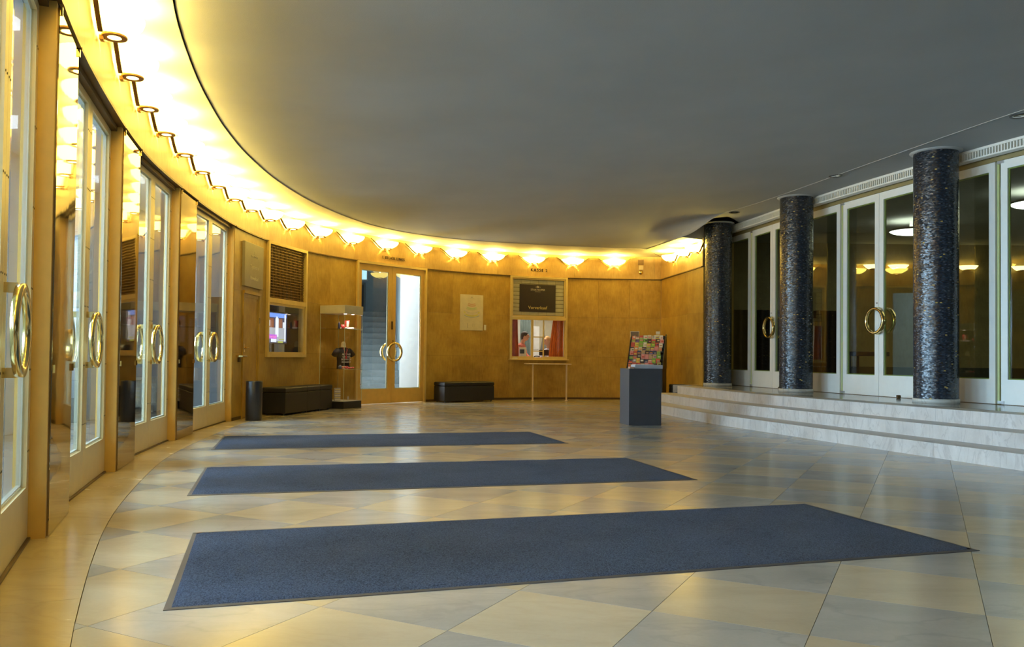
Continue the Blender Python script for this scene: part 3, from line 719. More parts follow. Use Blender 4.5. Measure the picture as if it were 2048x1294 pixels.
MB().box(-.13, .1, -.11, -.004, 0, .035, .006).build('tray', M_BRASS, hb); MB().box(-.03, .03, -.03, -.0, -.07, .0).build('bracket', M_BRONZE, hb)
p_, rz = wframe(W, 21.97, 0, 0.0)
nbd = thing('notice_board', 'tall olive grey notice board with faint lettering above the service door', 'sign', p_, rz)
M_BOARD = plain('board', (.29, .25, .16), .45)
MB().box(-.43, .43, -.05, -.008, 2.055, 2.75, .004).build('board', M_BOARD, nbd); MB().box(-.4, .4, -.008, .0, 2.1, 2.7).build('backing', M_DARK, nbd)
M_PTEXT = plain('pale_text', (.62, .56, .38), .6)
for s_, sz, z in (('\u2042', .07, 2.60), ('STAATSOPER', .055, 2.545), ('Tageskasse', .085, 2.38), ('Vorverkauf', .085, 2.20)):
    text(s_, sz, M_PTEXT, nbd, (0, -.0515, z), (pi / 2, 0, 0))
bp = Vector((-4.02, 12.42))
bn = thing('waste_bin', 'black cylindrical waste bin beside the service door', 'bin', (bp.x + .12, bp.y, 0))
MB().lathe([(0, .0), (.118, .0), (.122, .01), (.122, .585), (.118, .595), (.108, .595), (.106, .58), (.106, .3)], 40).build('body', M_PLASTIC, bn)
MB().lathe([(0, .30), (.105, .30)], 32).build('inner_liner', M_DARK, bn)

# ------------------------------------------------------------------ window_1: grille above, screen behind glass below
def rect_frame(mb, x0, x1, z0, z1, w_, y0, y1):
    mb.box(x0, x0 + w_, y0, y1, z0, z1); mb.box(x1 - w_, x1, y0, y1, z0, z1); mb.box(x0 + w_, x1 - w_, y0, y1, z0, z0 + w_); mb.box(x0 + w_, x1 - w_, y0, y1, z1 - w_, z1)
a, b = 22.64, 24.09
P0 = W.at(a, 0)[0]; P1 = W.at(b, 0)[0]; dv = P1 - P0; L1 = dv.length
w1 = struct('window_1', (P0.x, P0.y, 0), atan2(dv.y, dv.x))
g_ = MB(); rect_frame(g_, 0, L1, .955, 2.915, .05, -.045, .10); g_.build('frame', M_GOLD, w1)
MB().box(.05, L1 - .05, -.04, .10, 1.88, 1.96).build('transom', M_GOLD, w1)
g_ = MB(); rect_frame(g_, .05, L1 - .05, 1.005, 1.88, .04, -.02, .03); g_.build('sash', M_GOLD, w1)
MB().box(.09, L1 - .09, .0, .006, 1.045, 1.84).build('glass_pane', M_GLASS, w1)
g_ = MB(); n = 27
for k in range(n): x = .05 + (L1 - .1) * (k + .5) / n; g_.box(x - .004, x + .004, .012, .02, 1.96, 2.865)
for k in range(19): z = 1.96 + .905 * (k + .5) / 19; g_.box(.05, L1 - .05, .005, .012, z - .0045, z + .0045)
tag(g_.build('lattice', plain('lattice_metal', (.26, .16, .06), .4, .7), w1), kind='stuff')
MB().box(.05, L1 - .05, .07, .09, 1.96, 2.87).build('dark_backing', M_DARK, w1)
g_ = MB(); g_.box(-.05, L1 + .05, 1.0, 1.05, .9, 1.96); g_.box(-.05, -.0, .1, 1.0, .9, 1.96); g_.box(L1, L1 + .05, .1, 1.0, .9, 1.96); g_.box(0, L1, .1, 1.0, .9, .955); g_.box(0, L1, .1, 1.0, 1.9, 1.96)
g_.build('recess', plain('recess', (.05, .05, .04), .7), w1)
g_ = MB(); g_.box(-.0, .6, .55, .9, .955, 1.18); g_.box(.75, 1.05, .5, .8, .955, 1.1); g_.build('recess_furniture', plain('recess_item', (.09, .10, .10), .5), w1)
# flat screen
tvx = P0 + dv.normalized() * 0
tv = thing('flat_screen', 'lit flat screen with blue, white and magenta picture behind the glass', 'screen', (P0.x, P0.y, 0), atan2(dv.y, dv.x))
X0, X1, Z0, Z1 = .10, 1.06, 1.205, 1.735; yt = .16
MB().box(X0 - .02, X1 + .02, yt, yt + .05, Z0 - .02, Z1 + .02, .004).build('casing', M_PLASTIC, tv)
MB().box(.45, .7, yt + .05, yt + .2, .955, 1.4).build('stand', M_PLASTIC, tv)
E_ = {}
def scr(col, k, rects, nm='picture'):
    mt = emit('screen_colour', col, k); g = MB()
    for (u0_, u1_, v0_, v1_, lay) in rects:
        y = yt - .001 - lay * .0006
        g.add([(X0 + (X1 - X0) * u0_, y, Z0 + (Z1 - Z0) * v0_), (X0 + (X1 - X0) * u1_, y, Z0 + (Z1 - Z0) * v0_), (X0 + (X1 - X0) * u1_, y, Z0 + (Z1 - Z0) * v1_), (X0 + (X1 - X0) * u0_, y, Z0 + (Z1 - Z0) * v1_)], [(0, 1, 2, 3)])
    g.build(nm, mt, tv)
scr((.10, .12, .22), .7, [(0, 1, 0, 1, 0)])
scr((.18, .36, 1.0), 1.3, [(0, .98, .84, .98, 1)])
scr((.35, .12, .06), .9, [(.28, .5, .5, .8, 1), (.66, .82, .5, .8, 1)])
scr((.55, .60, .68), .9, [(.05, .95, .22, .5, 1), (.6, .95, .05, .22, 1)])
scr((.85, .93, 1.0), 1.2, [(.16, .30, .38, .78, 2), (.12, .24, .2, .42, 2), (.19, .25, .78, .84, 2), (.56, .68, .2, .82, 2), (.58, .65, .82, .87, 2), (.3, .36, .55, .74, 2), (.84, .92, .5, .7, 2), (.90, .96, .05, .95, 2), (.40, .6, .02, .14, 2)])
scr((.62, .12, .85), 1.1, [(0, .62, .13, .27, 3)])
scr((.5, .55, .1), 1.0, [(.66, .86, .0, .06, 2), (.7, .9, .1, .13, 2)])
text('Vorverkauf', .075, emit('screen_text', (1.0, .35, .5), 1.3), tv, (.5, yt - .004, Z0 + .106), (pi / 2, 0, 0), ext=0)

# ------------------------------------------------------------------ staircase hall behind door_6
sh = struct('wall_staircase')
O_ = Vector((-2.62, 19.45)); d_ = Vector((-.2, .98)).normalized(); l_ = Vector((-d_.y, d_.x))
rzS = atan2(-l_.y, -l_.x)       # local x to the right, y forward
st_ = thing('staircase', 'grey stone staircase rising behind the double door', 'stairs', (O_.x, O_.y, 0), rzS)
M_ST = stone('stair_stone', (.11, .13, .13), (.19, .22, .22), .5, (.2, .22, .22), 1.5, .3)
for k in range(14):
    MB().box(-1.75, 0, .3 * k, .3 * k + .33, .16 * k + (.0 if k == 0 else -.12), .16 * (k + 1), .004).build('stair_step', M_ST, st_)
MB().box(-1.75, 0, 4.2, 7.4, 2.1, 2.24).build('upper_landing', M_ST, st_)
hs_ = MB(); hs_.M = Matrix.Translation((O_.x, O_.y, 0)) @ Matrix.Rotation(rzS, 4, 'Z')
M_BLUEW = plain('stair_wall', (.50, .62, .66), .8)
hs_.box(0, .12, .6, 7.6, 0, 4.4); hs_.box(-1.9, -1.75, -2.6, 7.6, 0, 4.4); hs_.box(-1.9, .12, 7.4, 7.5, 2.2, 4.4); hs_.box(-1.9, .12, .5, 7.6, 4.4, 4.5); hs_.build('plaster', M_BLUEW, sh)
hl = MB(); hl.prism([(-4.9, 17.2), (-3.2, 16.75), (-1.9, 18.15), (-.9, 18.95), (-.9, 21), (-2.5, 20.2), (-4.9, 20.2)], 3.35, 3.45); hl.build('hall_ceiling', M_PLASTER, sh)
hl = MB(); hl.prism([(-4.9, 17.2), (-3.2, 16.75), (-1.9, 18.15), (-.9, 18.95), (-.9, 21), (-2.5, 20.2), (-4.9, 20.2)], -.012, -.001); hl.build('hall_floor', M_GREY, sh)
hl = MB(); hl.prism([(-2.57, 18.75), (-1.0, 18.97), (-1.0, 19.3), (-2.57, 19.9)], 0, 3.4); hl.build('white_pier', M_PLASTER, sh)
hl = MB(); hl.prism([(-5.0, 17.2), (-4.9, 17.2), (-4.4, 20.0), (-4.5, 20.0)], 0, 3.4); hl.build('plaster', M_BLUEW, sh)
hr = thing('handrail', 'dark handrail on the blue-grey wall of the staircase', 'handrail', (O_.x, O_.y, 0), rzS)
MB().tube([(-.07, .7, 1.22), (-.07, 4.4, 1.22 + 3.7 * .533), (-.07, 5.2, 3.2)], .025, 8).build('rail', plain('rail', (.08, .09, .1), .4), hr)
for y in (1.0, 2.6, 4.2): MB().cyl((-.07, y, 1.2 + (y - .7) * .533), (0, y, 1.12 + (y - .7) * .533), .01, 6).build('bracket', M_SCREW, hr)
du = struct('door_21', (O_.x, O_.y, 0), rzS)
MB().box(-1.5, -.75, 7.34, 7.4, 2.24, 3.3).build('door_leaf', plain('dark_door', (.035, .04, .035), .5), du)
g_ = MB(); rect_frame(g_, -1.56, -.69, 2.2, 3.36, .06, 7.30, 7.38); g_.build('frame', plain('door_frame_grey', (.2, .23, .2), .5), du)
wu = struct('window_25', (O_.x, O_.y, 0), rzS)
g_ = MB(); rect_frame(g_, -1.66, -.62, 3.42, 4.05, .04, 7.32, 7.4); g_.box(-1.02, -.99, 7.33, 7.38, 3.46, 4.01); g_.build('frame', M_WHITE, wu)
MB().box(-1.62, -.66, 7.37, 7.39, 3.46, 4.01).build('bright_pane', emit('sky_pane', (.55, .92, 1.0), 1.15), wu)
area('hall_fill', (-3.2, 18.2, 3.3), (.35, .25, -1), .9, .5, 90, (.85, .94, 1.0))  # hidden light added to brighten the white pier
area('hall_side_fill', (-3.95, 18.05, 1.3), (1, .22, 0), .8, 1.6, 90, (.86, .93, 1.0))  # upright light, also added out of view to brighten the pier
point('upper_hall_light', (O_.x + d_.x * 5 + l_.x * .8, O_.y + d_.y * 5 + l_.y * .8, 4.0), 16, (.85, .95, 1.0), .12)

# ------------------------------------------------------------------ display cabinet with goods
p_, rz = wframe(W, 24.79, 0, 0)
cbn = thing('display_cabinet', 'tall glass display cabinet with pale cap and black plinth beside the benches', 'cabinet', p_, rz)
cx0, cx1, cy0, cy1, HT = -.27, .27, -.62, -.05, 1.935
MB().box(cx0, cx1, cy0, cy1, 0, .135, .004).build('plinth', M_BLACK, cbn)
M_CAP = plain('cabinet_cap', (.60, .56, .40), .4)
MB().box(cx0 - .008, cx1 + .008, cy0 - .008, cy1 + .008, HT - .155, HT, .003).build('cap', M_CAP, cbn)
gx = [(cx0, cx0 + .006, cy0, cy1), (cx1 - .006, cx1, cy0, cy1), (cx0 + .006, cx1 - .006, cy0, cy0 + .006), (cx0 + .006, cx1 - .006, cy1 - .006, cy1)]
for g4 in gx: MB().box(*g4, .136, HT - .156).build('glass_pane', M_GLASS, cbn)
M_EDGE = plain('glass_edge', (.55, .66, .52), .2)
for x, y in ((cx0, cy0), (cx1, cy0), (cx0, cy1), (cx1, cy1)):
    MB().box(x - .003 if x < 0 else x - .002, x + .002 if x < 0 else x + .003, y - .003, y + .003, .136, HT - .156).build('glass_edge', M_EDGE, cbn)
for z in (.735, 1.49):
    s_ = MB().box(cx0 + .008, cx1 - .008, cy0 + .01, cy1 - .01, z, z + .007).build('glass_shelf', M_GLASS, cbn)
    MB().box(cx0 + .01, cx1 - .01, cy0 + .007, cy0 + .0095, z, z + .007).build('shelf_edge', M_EDGE, s_)
for z in (.45, .735, 1.1, 1.49): MB().box(cx1 - .02, cx1 + .004, cy0 + .01, cy0 + .03, z - .01, z + .004).build('clip', plain('steel', (.7, .7, .7), .3, .8), cbn)
MB().box(cx0 + .01, cx1 - .01, cy0 + .01, cy1 - .01, .1355, .142).build('floor_plate', plain('pale_plate', (.6, .58, .5), .4), cbn)
M_SPOT = emit('spot_lens', (1, .86, .72), 9.0)
for x, y in ((-.1, -.5), (.13, -.5)):
    MB().lathe([(0, -.004), (.022, -.004), (.03, .0)], 16, (x, y, HT - .158)).build('spot', M_SPOT, cbn)
M3 = Matrix.Translation(p_) @ Matrix.Rotation(rz, 4, 'Z')
for x, y, wt in ((-.1, -.5, 5.0), (.13, -.45, 7.0)):
    l = bpy.data.lights.new('cabinet_spot', 'SPOT'); l.energy = wt * 2.2; l.color = (1, .80, .62); l.spot_size = 1.7; l.spot_blend = .5; l.shadow_soft_size = .015
    o = bpy.data.objects.new('cabinet_spot', l); COL.objects.link(o); o.location = M3 @ Vector((x, y, HT - .18)); o.rotation_euler = (0, 0, 0)
def atc(x, y, z): v = M3 @ Vector((x, y, z)); return (v.x, v.y, v.z)
FZ = rz - .35
# bust with printed shirt
bu = thing('shirt_bust', 'display bust in a black printed t-shirt with a red lanyard on the cabinet shelf', 'bust', atc(.07, -.33, .743), FZ)
bb = MB(); bb.ball((0, 0, .47), .045, .045, .05, 14, 10); bb.cyl((0, 0, .40), (0, 0, .47), .05, 14, .043); bb.cyl((0, 0, 0), (0, 0, .05), .10, 20); bb.cyl((0, 0, .04), (0, 0, .4), .02, 10); bb.build('dummy', plain('dummy', (.78, .68, .5), .6), bu)
M_TEE = plain('black_cotton', (.014, .011, .016), .85)
ts = MB(); V = []; prof = [(.135, .085, .0), (.132, .08, .06), (.128, .08, .14), (.14, .085, .24), (.155, .09, .31), (.15, .085, .355), (.11, .07, .385), (.058, .05, .405)]
nn_ = 24
for (rx, ry, z) in prof:
    for k in range(nn_): t = 2 * pi * k / nn_; V.append((rx * cos(t), ry * sin(t), z))
ts.add(V, [(j * nn_ + k, j * nn_ + (k + 1) % nn_, (j + 1) * nn_ + (k + 1) % nn_, (j + 1) * nn_ + k) for j in range(len(prof) - 1) for k in range(nn_)], True)
for s in (-1, 1): ts.tube([(s * .11, 0, .345), (s * .165, -.005, .31), (s * .21, -.01, .245)], .05, 12, [.058, .055, .052])
ts.build('shirt', M_TEE, bu)
M_PRINT = plain('white_print', (.8, .78, .74), .7)
for s_, sz, z in (('AL ONIS', .05, .272), ('GARDEN', .042, .225), ('BERWICH', .05, .175), ('DIRIGENT', .045, .125)): text(s_, sz, M_PRINT, bu, (.01, -.094, z), (pi / 2, 0, 0), 'print', .001)
MB().tube([(-.045, -.045, .41), (-.03, -.085, .35), (0, -.1, .24), (.03, -.088, .35), (.045, -.045, .41)], .005, 6).build('lanyard', plain('red_ribbon', (.55, .03, .04), .6), bu)
MB().box(-.014, .014, -.108, -.1, .19, .24).build('badge', plain('red_ribbon', (.55, .03, .04), .6), bu)
gd = 'souvenirs in the display cabinet'
t = thing('toy_figure', 'small dark cylindrical flask on the top cabinet shelf', 'flask', atc(-.16, -.40, 1.4975), 0, gd)
MB().lathe([(0, 0), (.02, 0), (.022, .01), (.022, .09), (.016, .105), (.012, .11), (.012, .125), (0, .125)], 18).build('body', plain('navy', (.02, .02, .05), .3), t)
M_RED = plain('red_glaze', (.72, .06, .06), .35)
t = thing('mug', 'small red mug on the top cabinet shelf', 'mug', atc(-.07, -.42, 1.4975), 0, gd)
MB().lathe([(0, .0), (.032, .0), (.034, .08), (.03, .08), (.029, .008), (0, .008)], 24).build('body', M_RED, t)
MB().tube([(.033, 0, .065), (.055, 0, .058), (.058, 0, .035), (.034, 0, .02)], .005, 6).build('handle', M_RED, t)
t = thing('gift_box', 'red and cream gift bag standing on a white block on the top cabinet shelf', 'bag', atc(.13, -.36, 1.532), .3, gd)
MB().add([(-.035, -.02, 0), (.035, -.02, 0), (.035, .02, 0), (-.035, .02, 0), (-.055, -.03, .13), (.045, -.03, .135), (.045, .03, .135), (-.055, .03, .13)], [(3, 2, 1, 0), (4, 5, 6, 7), (0, 1, 5, 4), (1, 2, 6, 5), (2, 3, 7, 6), (3, 0, 4, 7)]).build('bag', M_RED, t)
MB().box(-.01, .03, -.033, -.0305, .01, .12).build('front_label', plain('cream', (.85, .7, .5), .6), t)
t = thing('white_block', 'bright white display block under the gift bag', 'block', atc(.13, -.38, 1.4975), .15, gd)
MB().box(-.13, .12, -.07, .07, 0, .034, .006).build('block', plain('pure_white', (.9, .88, .88), .6), t)
t = thing('tin', 'small flat green tin lying between mug and white block', 'tin', atc(-.01, -.44, 1.4975), 0, gd)
MB().lathe([(0, 0), (.03, 0), (.03, .018), (.027, .022), (0, .022)], 20).build('tin', plain('green_tin', (.08, .2, .12), .4), t)
t = thing('ornament_ball', 'blue and white bauble on the middle cabinet shelf', 'bauble', atc(-.235, -.50, .778), 0, gd)
MB().ball((0, 0, 0), .035, None, None, 18, 12).build('ball', plain('slate_blue', (.12, .16, .25), .3), t); MB().cyl((0, 0, .03), (0, 0, .045), .01, 10).build('cap', M_BRASS, t)
for k, (x, y, l) in enumerate(((-.17, -.52, 'crumpled red scarf with white dots left of the bust'), (-.02, -.545, 'red and white ribbon bundle in front of the bust'))):
    t = thing('red_scarf', l, 'scarf', atc(x, y, .7425), .3 * k, gd)
    mb = MB(); rr3 = random.Random(k)
    for i in range(9): mb.ball((-.07 + .0175 * i, rr3.uniform(-.015, .015), .016 + rr3.uniform(0, .022 if k == 0 else .008)), .022, .02, .016, 8, 6)
    mb.build('folds', M_RED, t)
    mb = MB()
    for i in range(7): mb.ball((-.06 + .02 * i, -.02, .03 - .006 * k + rr3.uniform(-.005, .01)), .006, .004, .006, 6, 4)
    mb.build('dots', plain('white_dots', (.85, .8, .75), .7), t)
t = thing('postcard_holder', 'stack of small clear card trays on the cabinet floor', 'card holder', atc(-.13, -.36, .1425), FZ, gd)
MB().box(-.07, .07, .0, .004, 0, .24).build('back', plain('acrylic', (.5, .48, .5), .2), t)
for k in range(6): MB().box(-.06, .06, -.02, -.002, .01 + k * .038, .032 + k * .038).build('card', plain('card%d' % (k % 2), ((.75, .72, .7), (.7, .6, .3))[k % 2], .6), t)
t = thing('glass_figurine', 'tiny clear figurine on the right of the cabinet floor', 'figurine', atc(.12, -.42, .1425), 0, gd)
MB().lathe([(0, 0), (.03, 0), (.03, .008), (.008, .014), (.012, .03), (.02, .045), (.006, .055), (.012, .07), (0, .08)], 14).build('body', plain('crystal', (.7, .7, .72), .1, .2), t)

# ------------------------------------------------------------------ black leather benches
def bench(x, y, rz_, L_, Dp, H, lab, cat='bench', name='leather_bench', grp='black leather benches'):
    t = thing(name, lab, cat, (x, y, 0), rz_, grp)
    MB().box(0, L_, 0, Dp, .03, H - .09, .006).build('base', M_BLACK, t)
    MB().box(0, L_, -.003, Dp + .003, H - .088, H, .016).build('seat_pad', M_BLACK, t)
    for px, py in ((.05, .05), (L_ - .05, .05), (.05, Dp - .05), (L_ - .05, Dp - .05)): MB().cyl((px, py, 0), (px, py, .03), .02, 8).build('foot', M_PLASTIC, t)
    return t
A = Vector((-3.70, 13.42)); dv = (Vector((-3.32, 15.2)) - A); an = atan2(dv.y, dv.x); dn_ = dv.normalized()
# local y points away from the room (towards the wall)
for (s0_, s1_, lab) in ((0, .80, 'longest black leather bench block nearest the waste bin'), (.805, 1.305, 'middle black leather cube of the row left of the cabinet'), (1.31, 1.81, 'black leather cube touching the display cabinet side')):
    P_ = A + dn_ * s0_; bench(P_.x, P_.y, an, s1_ - s0_, .36 if s0_ > 0 else .42, .455, lab)
bench(-1.44, 17.63, atan2(.75, 1.03), 1.30, .44, .44, 'long black leather bench under the seating plan poster')
bench(3.38, 17.30, -.06, .34, .42, .455, 'black leather cube in the shadow beside the end of the steps')

# ------------------------------------------------------------------ poster, card, lettering, alarm
p_, rz = wframe(W, 28.79, 0, .004)
po = thing('seating_plan_poster', 'cream poster with a faint coloured seating plan above the bench', 'poster', p_, rz)
MB().box(-.305, .305, -.012, .0, 1.60, 2.415).build('sheet', plain('cream_paper', (.72, .64, .44), .6), po)
def arcband(mb, r0_, r1_, a0, a1, cz, n=14, sx=1.0):
    V = []
    for k in range(n + 1):
        t = a0 + (a1 - a0) * k / n; V += [(sx * r0_ * sin(t), -.0135, cz - r0_ * cos(t)), (sx * r1_ * sin(t), -.0135, cz - r1_ * cos(t))]
    mb.add(V, [(2 * k, 2 * k + 2, 2 * k + 3, 2 * k + 1) for k in range(n)])
for col, bands in (((.66, .42, .26), [(.24, .27, -.42, .42, 2.41), (.205, .23, -.45, .45, 2.41)]), ((.55, .62, .30), [(.30, .325, -.42, .42, 2.41), (.335, .35, -.44, .44, 2.41)]), ((.55, .52, .46), [(.39, .40, -.55, .55, 2.39)]),
                   ((.68, .62, .18), [(.445, .475, -.36, .36, 2.39), (.41, .44, .4, .52, 2.39), (.41, .44, -.52, -.4, 2.39)]), ((.42, .48, .50), [(.485, .50, -.42, .42, 2.39)])):
    mb = MB()
    for bd in bands: arcband(mb, *bd)
    mb.build('plan_print', plain('ink%d' % int(col[0] * 100 + col[1] * 10), col, .7), po)
M_INK = plain('grey_ink', (.42, .38, .27), .7)
mb = MB()
mb.box(-.06, .06, -.0135, -.012, 2.33, 2.335); mb.box(-.02, .02, -.0135, -.012, 2.35, 2.365); mb.box(-.115, -.108, -.0135, -.012, 1.65, 1.76); mb.box(.03, .034, -.0135, -.012, 1.68, 1.75); mb.box(.08, .084, -.0135, -.012, 1.68, 1.75); mb.box(-.1, .0, -.0135, -.012, 1.65, 1.654)
mb.build('fine_print', M_INK, po)
p_, rz = wframe(W, 29.15, 0, .004)
t = thing('wall_card', 'tiny white card on the wall at the lower right corner of the poster', 'card', p_, rz)
MB().box(-.025, .03, -.008, 0, 1.61, 1.735).build('card', plain('white_card', (.8, .75, .6), .6), t)
M_LET = plain('bronze_letters', (.035, .018, .006), .5, .2)
p_, rz = wframe(W, 30.52, 0, .018)
t = thing('ticket_counter_lettering', 'dark bronze letters KASSE 2 on the frieze above the ticket counter', 'lettering', p_, rz)
text('KASSE 2', .10, M_LET, t, (0, -.006, 3.07), (pi / 2, 0, 0), ext=.005, space=1.25)
p_, rz = wframe(W, 26.6, 0, .018)
t = thing('staircase_lettering', 'dark bronze letters on the frieze above the staircase door', 'lettering', p_, rz)
text('I. STOCK LINKS', .082, M_LET, t, (0, -.017, 3.045), (pi / 2, 0, 0), ext=.005, space=1.1)
p_, rz = wframe(W, 33.03, 0, .018)
t = thing('alarm_sounder', 'square grille, cream box and brass bell on the frieze by the corner', 'alarm', p_, rz)
MB().box(-.07, .07, -.03, 0, 3.26, 3.39, .004).build('speaker_grille', plain('brown_grille', (.30, .18, .08), .5), t)
for k in range(6): MB().box(-.055, .055, -.034, -.03, 3.275 + k * .018, 3.283 + k * .018).build('slot', M_BRONZE, t)
MB().box(-.05, .05, -.06, 0, 3.135, 3.24, .006).build('box', plain('cream_plastic', (.78, .66, .42), .4), t)
be = MB().lathe([(0, -.0), (.03, .004), (.05, .02), (.056, .04), (.05, .045), (0, .045)], 24).build('bell', M_BRASS, t)
be.location = (0, -.05, 3.075); be.rotation_euler = (-pi / 2, 0, 0)

# ------------------------------------------------------------------ ticket counter (window_2) and the booth behind it
a, b = 29.79, 31.24
P0 = W.at(a, 0)[0]; P1 = W.at(b, 0)[0]; dv = P1 - P0; L2 = dv.length; rz2 = atan2(dv.y, dv.x)
w2 = struct('window_2', (P0.x, P0.y, 0), rz2)
g_ = MB(); rect_frame(g_, 0, L2, .955, 2.915, .045, -.04, .10); g_.build('frame', M_GOLD, w2)
g_ = MB(); rect_frame(g_, .05, L2 - .05, 1.96, 2.865, .028, -.02, .05); g_.build('board_frame', M_GOLD, w2)
MB().box(.045, L2 - .045, -.035, .10, 1.885, 1.955).build('transom', M_GOLD, w2)
MB().box(-.02, L2 + .02, -.11, .10, .93, .958, .004).build('sill', M_GOLD, w2)
for x in (.045, .545, .845, L2 - .045 - .02):
    wd = .05 if x == .545 else .024
    MB().box(x, x + wd, -.005, .035, .985, 1.885).build('sash_bar', M_GOLD, w2)
for x0_, x1_ in ((.045, .55), (.86, L2 - .045)): MB().box(x0_, x1_, -.005, .035, .985, 1.02).build('sash_rail', M_GOLD, w2)
for z in (1.135, 1.47): MB().box(.595, .845, .0, .03, z, z + .022).build('sash_rail', M_GOLD, w2)
for x0_, x1_ in ((.07, .545), (.869, L2 - .07)): MB().box(x0_, x1_, .014, .019, 1.02, 1.88).build('glass_pane', M_GLASS, w2)
MB().box(.595, .845, .014, .019, 1.16, 1.88).build('glass_pane', M_GLASS, w2)
# price board: grid of strips with the black poster in front
bd = thing('price_board', 'board of small price strips above the ticket counter window', 'board', (P0.x, P0.y, 0), rz2)
MB().box(.078, L2 - .078, .03, .045, 1.988, 2.837).build('backing', plain('board_back', (.10, .085, .04), .7), bd)
M_STRIP = plain('price_strip', (.46, .44, .30), .6)
NR, NC = 9, 6
for r_ in range(NR):
    for c_ in range(NC):
        x0_ = .083 + (L2 - .166) * c_ / NC; x1_ = .083 + (L2 - .166) * (c_ + 1) / NC; z0 = 1.993 + .84 * r_ / NR; z1 = 1.993 + .84 * (r_ + 1) / NR
        MB().box(x0_ + .003, x1_ - .003, .022, .03, z0 + .006, z1 - .006).build('price_strip', M_STRIP, bd)
for r_ in range(NR): text(('PARKETT', 'LOGEN', 'BALKON', 'GALERIE', 'STEHPL.', 'RANG', 'PARTERRE', 'LOGEN', 'REIHE')[r_], .036, M_INK, bd, (.185, .0205, 1.993 + .84 * (r_ + .5) / NR), (pi / 2, 0, 0), ext=.0008)
vk = thing('ticket_sale_poster', 'black poster with crest and gold word over the price board', 'poster', (P0.x, P0.y, 0), rz2)
MB().box(.245, L2 - .295, .004, .018, 2.075, 2.725).build('sheet', plain('black_paper', (.018, .011, .012), .5), vk)
M_GT = plain('gold_text', (.75, .62, .22), .5); M_PT = plain('cream_text', (.72, .66, .5), .5)
cxp = (.245 + L2 - .295) / 2
text('STAATSOPER', .062, M_PT, vk, (cxp, .0025, 2.60), (pi / 2, 0, 0), ext=.0008)
MB().box(cxp - .07, cxp + .07, .002, .004, 2.553, 2.557).build('rule', M_PT, vk)
text('Vorverkauf', .105, M_GT, vk, (cxp, .0025, 2.175), (pi / 2, 0, 0), ext=.0008)
cr2 = MB(); cr2.box(cxp - .035, cxp + .035, .001, .004, 2.655, 2.665)
for dx, hh in ((-.024, .03), (0, .045), (.024, .03)): cr2.add([(cxp + dx - .011, .002, 2.665), (cxp + dx + .011, .002, 2.665), (cxp + dx, .002, 2.665 + hh)], [(0, 1, 2)])
for dx in (-.06, .06): cr2.ball((cxp + dx, .003, 2.665), .006, .002, .006, 8, 6)
cr2.build('crest', M_PT, vk)
# booth room
bo = struct('wall_booth', (P0.x, P0.y, 0), rz2)
M_BW = plain('booth_wall', (.80, .78, .70), .7)
g_ = MB(); g_.box(-.7, 2.4, 2.9, 3.0, 0, 2.7); g_.box(-.8, -.7, .18, 3.0, 0, 2.7); g_.box(2.4, 2.5, .18, 3.0, 0, 2.7); g_.box(-.8, 2.5, .14, 3.0, 2.7, 2.8); g_.box(-.8, 2.5, .14, 3.0, -.05, 0); g_.build('plaster', M_BW, bo)
M2 = Matrix.Translation((P0.x, P0.y, 0)) @ Matrix.Rotation(rz2, 4, 'Z')
def bpt(x, y, z): v = M2 @ Vector((x, y, z)); return (v.x, v.y, v.z)
v_ = M2.to_3x3() @ Vector((0, -.25, -1)); area('booth_light', bpt(.9, 1.4, 2.62), v_, 1.5, .7, 48, (1.0, .90, .74))
ct = thing('counter_desk', 'desk top just inside the ticket window with papers', 'desk', (P0.x, P0.y, 0), rz2)
MB().box(-.3, 1.9, .13, .60, .93, .965).build('desk_top', plain('desk', (.42, .30, .2), .5), ct); MB().box(.88, 1.3, .60, 1.5, .93, .965).build('side_top', plain('desk', (.42, .30, .2), .5), ct); MB().box(.9, 1.28, 1.46, 1.49, 0, .93).build('side_panel', M_BW, ct)
MB().box(-.25, 1.85, .2, .5, .0, .93).build('desk_body', M_BW, ct)
def lt(name, lab, cat, x, y, z, rz_=0, grp=None): return thing(name, lab, cat, bpt(x, y, z), rz2 + rz_, grp)
def curtain(x0, x1, x0b, x1b, lab):
    t = lt('red_curtain', lab, 'curtain', 0, .10, 0, 0, 'curtains of the ticket window')
    mb = MB(); V = []; NX, NZ = 46, 10
    for j in range(NZ + 1):
        f = j / NZ; z = .99 + .90 * f
        for k in range(NX + 1):
            g = k / NX; xx = (x0b + (x0 - x0b) * f) + g * ((x1b + (x1 - x1b) * f) - (x0b + (x0 - x0b) * f)); V.append((xx, .018 * sin(g * 44 + 1.2 * sin(3 * f)) + .01 * sin(g * 17), z))
    mb.add(V, [(j * (NX + 1) + k, j * (NX + 1) + k + 1, (j + 1) * (NX + 1) + k + 1, (j + 1) * (NX + 1) + k) for j in range(NZ) for k in range(NX)], True)
    mb.build('drape', M_CURT, t)
M_CURT = plain('rust_velvet', (.66, .17, .03), .8, 0, .15)
curtain(.05, .23, .05, .27, 'rust red curtain gathered at the left of the ticket window')
curtain(1.13, L2 - .05, 1.02, L2 - .05, 'rust red curtain gathered at the right of the ticket window')
t = lt('white_locker', 'tall white cabinet with a black vertical slot inside the booth', 'cabinet', 1.33, 2.35, 0)
MB().box(-.02, .28, 0, .4, 0, 1.83, .005).build('body', plain('locker_white', (.86, .88, .88), .5), t); MB().box(.05, .11, -.006, 0.002, 1.32, 1.76).build('slot', M_PLASTIC, t); MB().box(0, .26, -.005, .001, 1.2, 1.205).build('seam', M_SCREW, t)
t = lt('grey_curtain', 'grey-green curtain hanging behind the seated person', 'curtain', 1.05, 2.1, 0)
mb = MB(); V = []
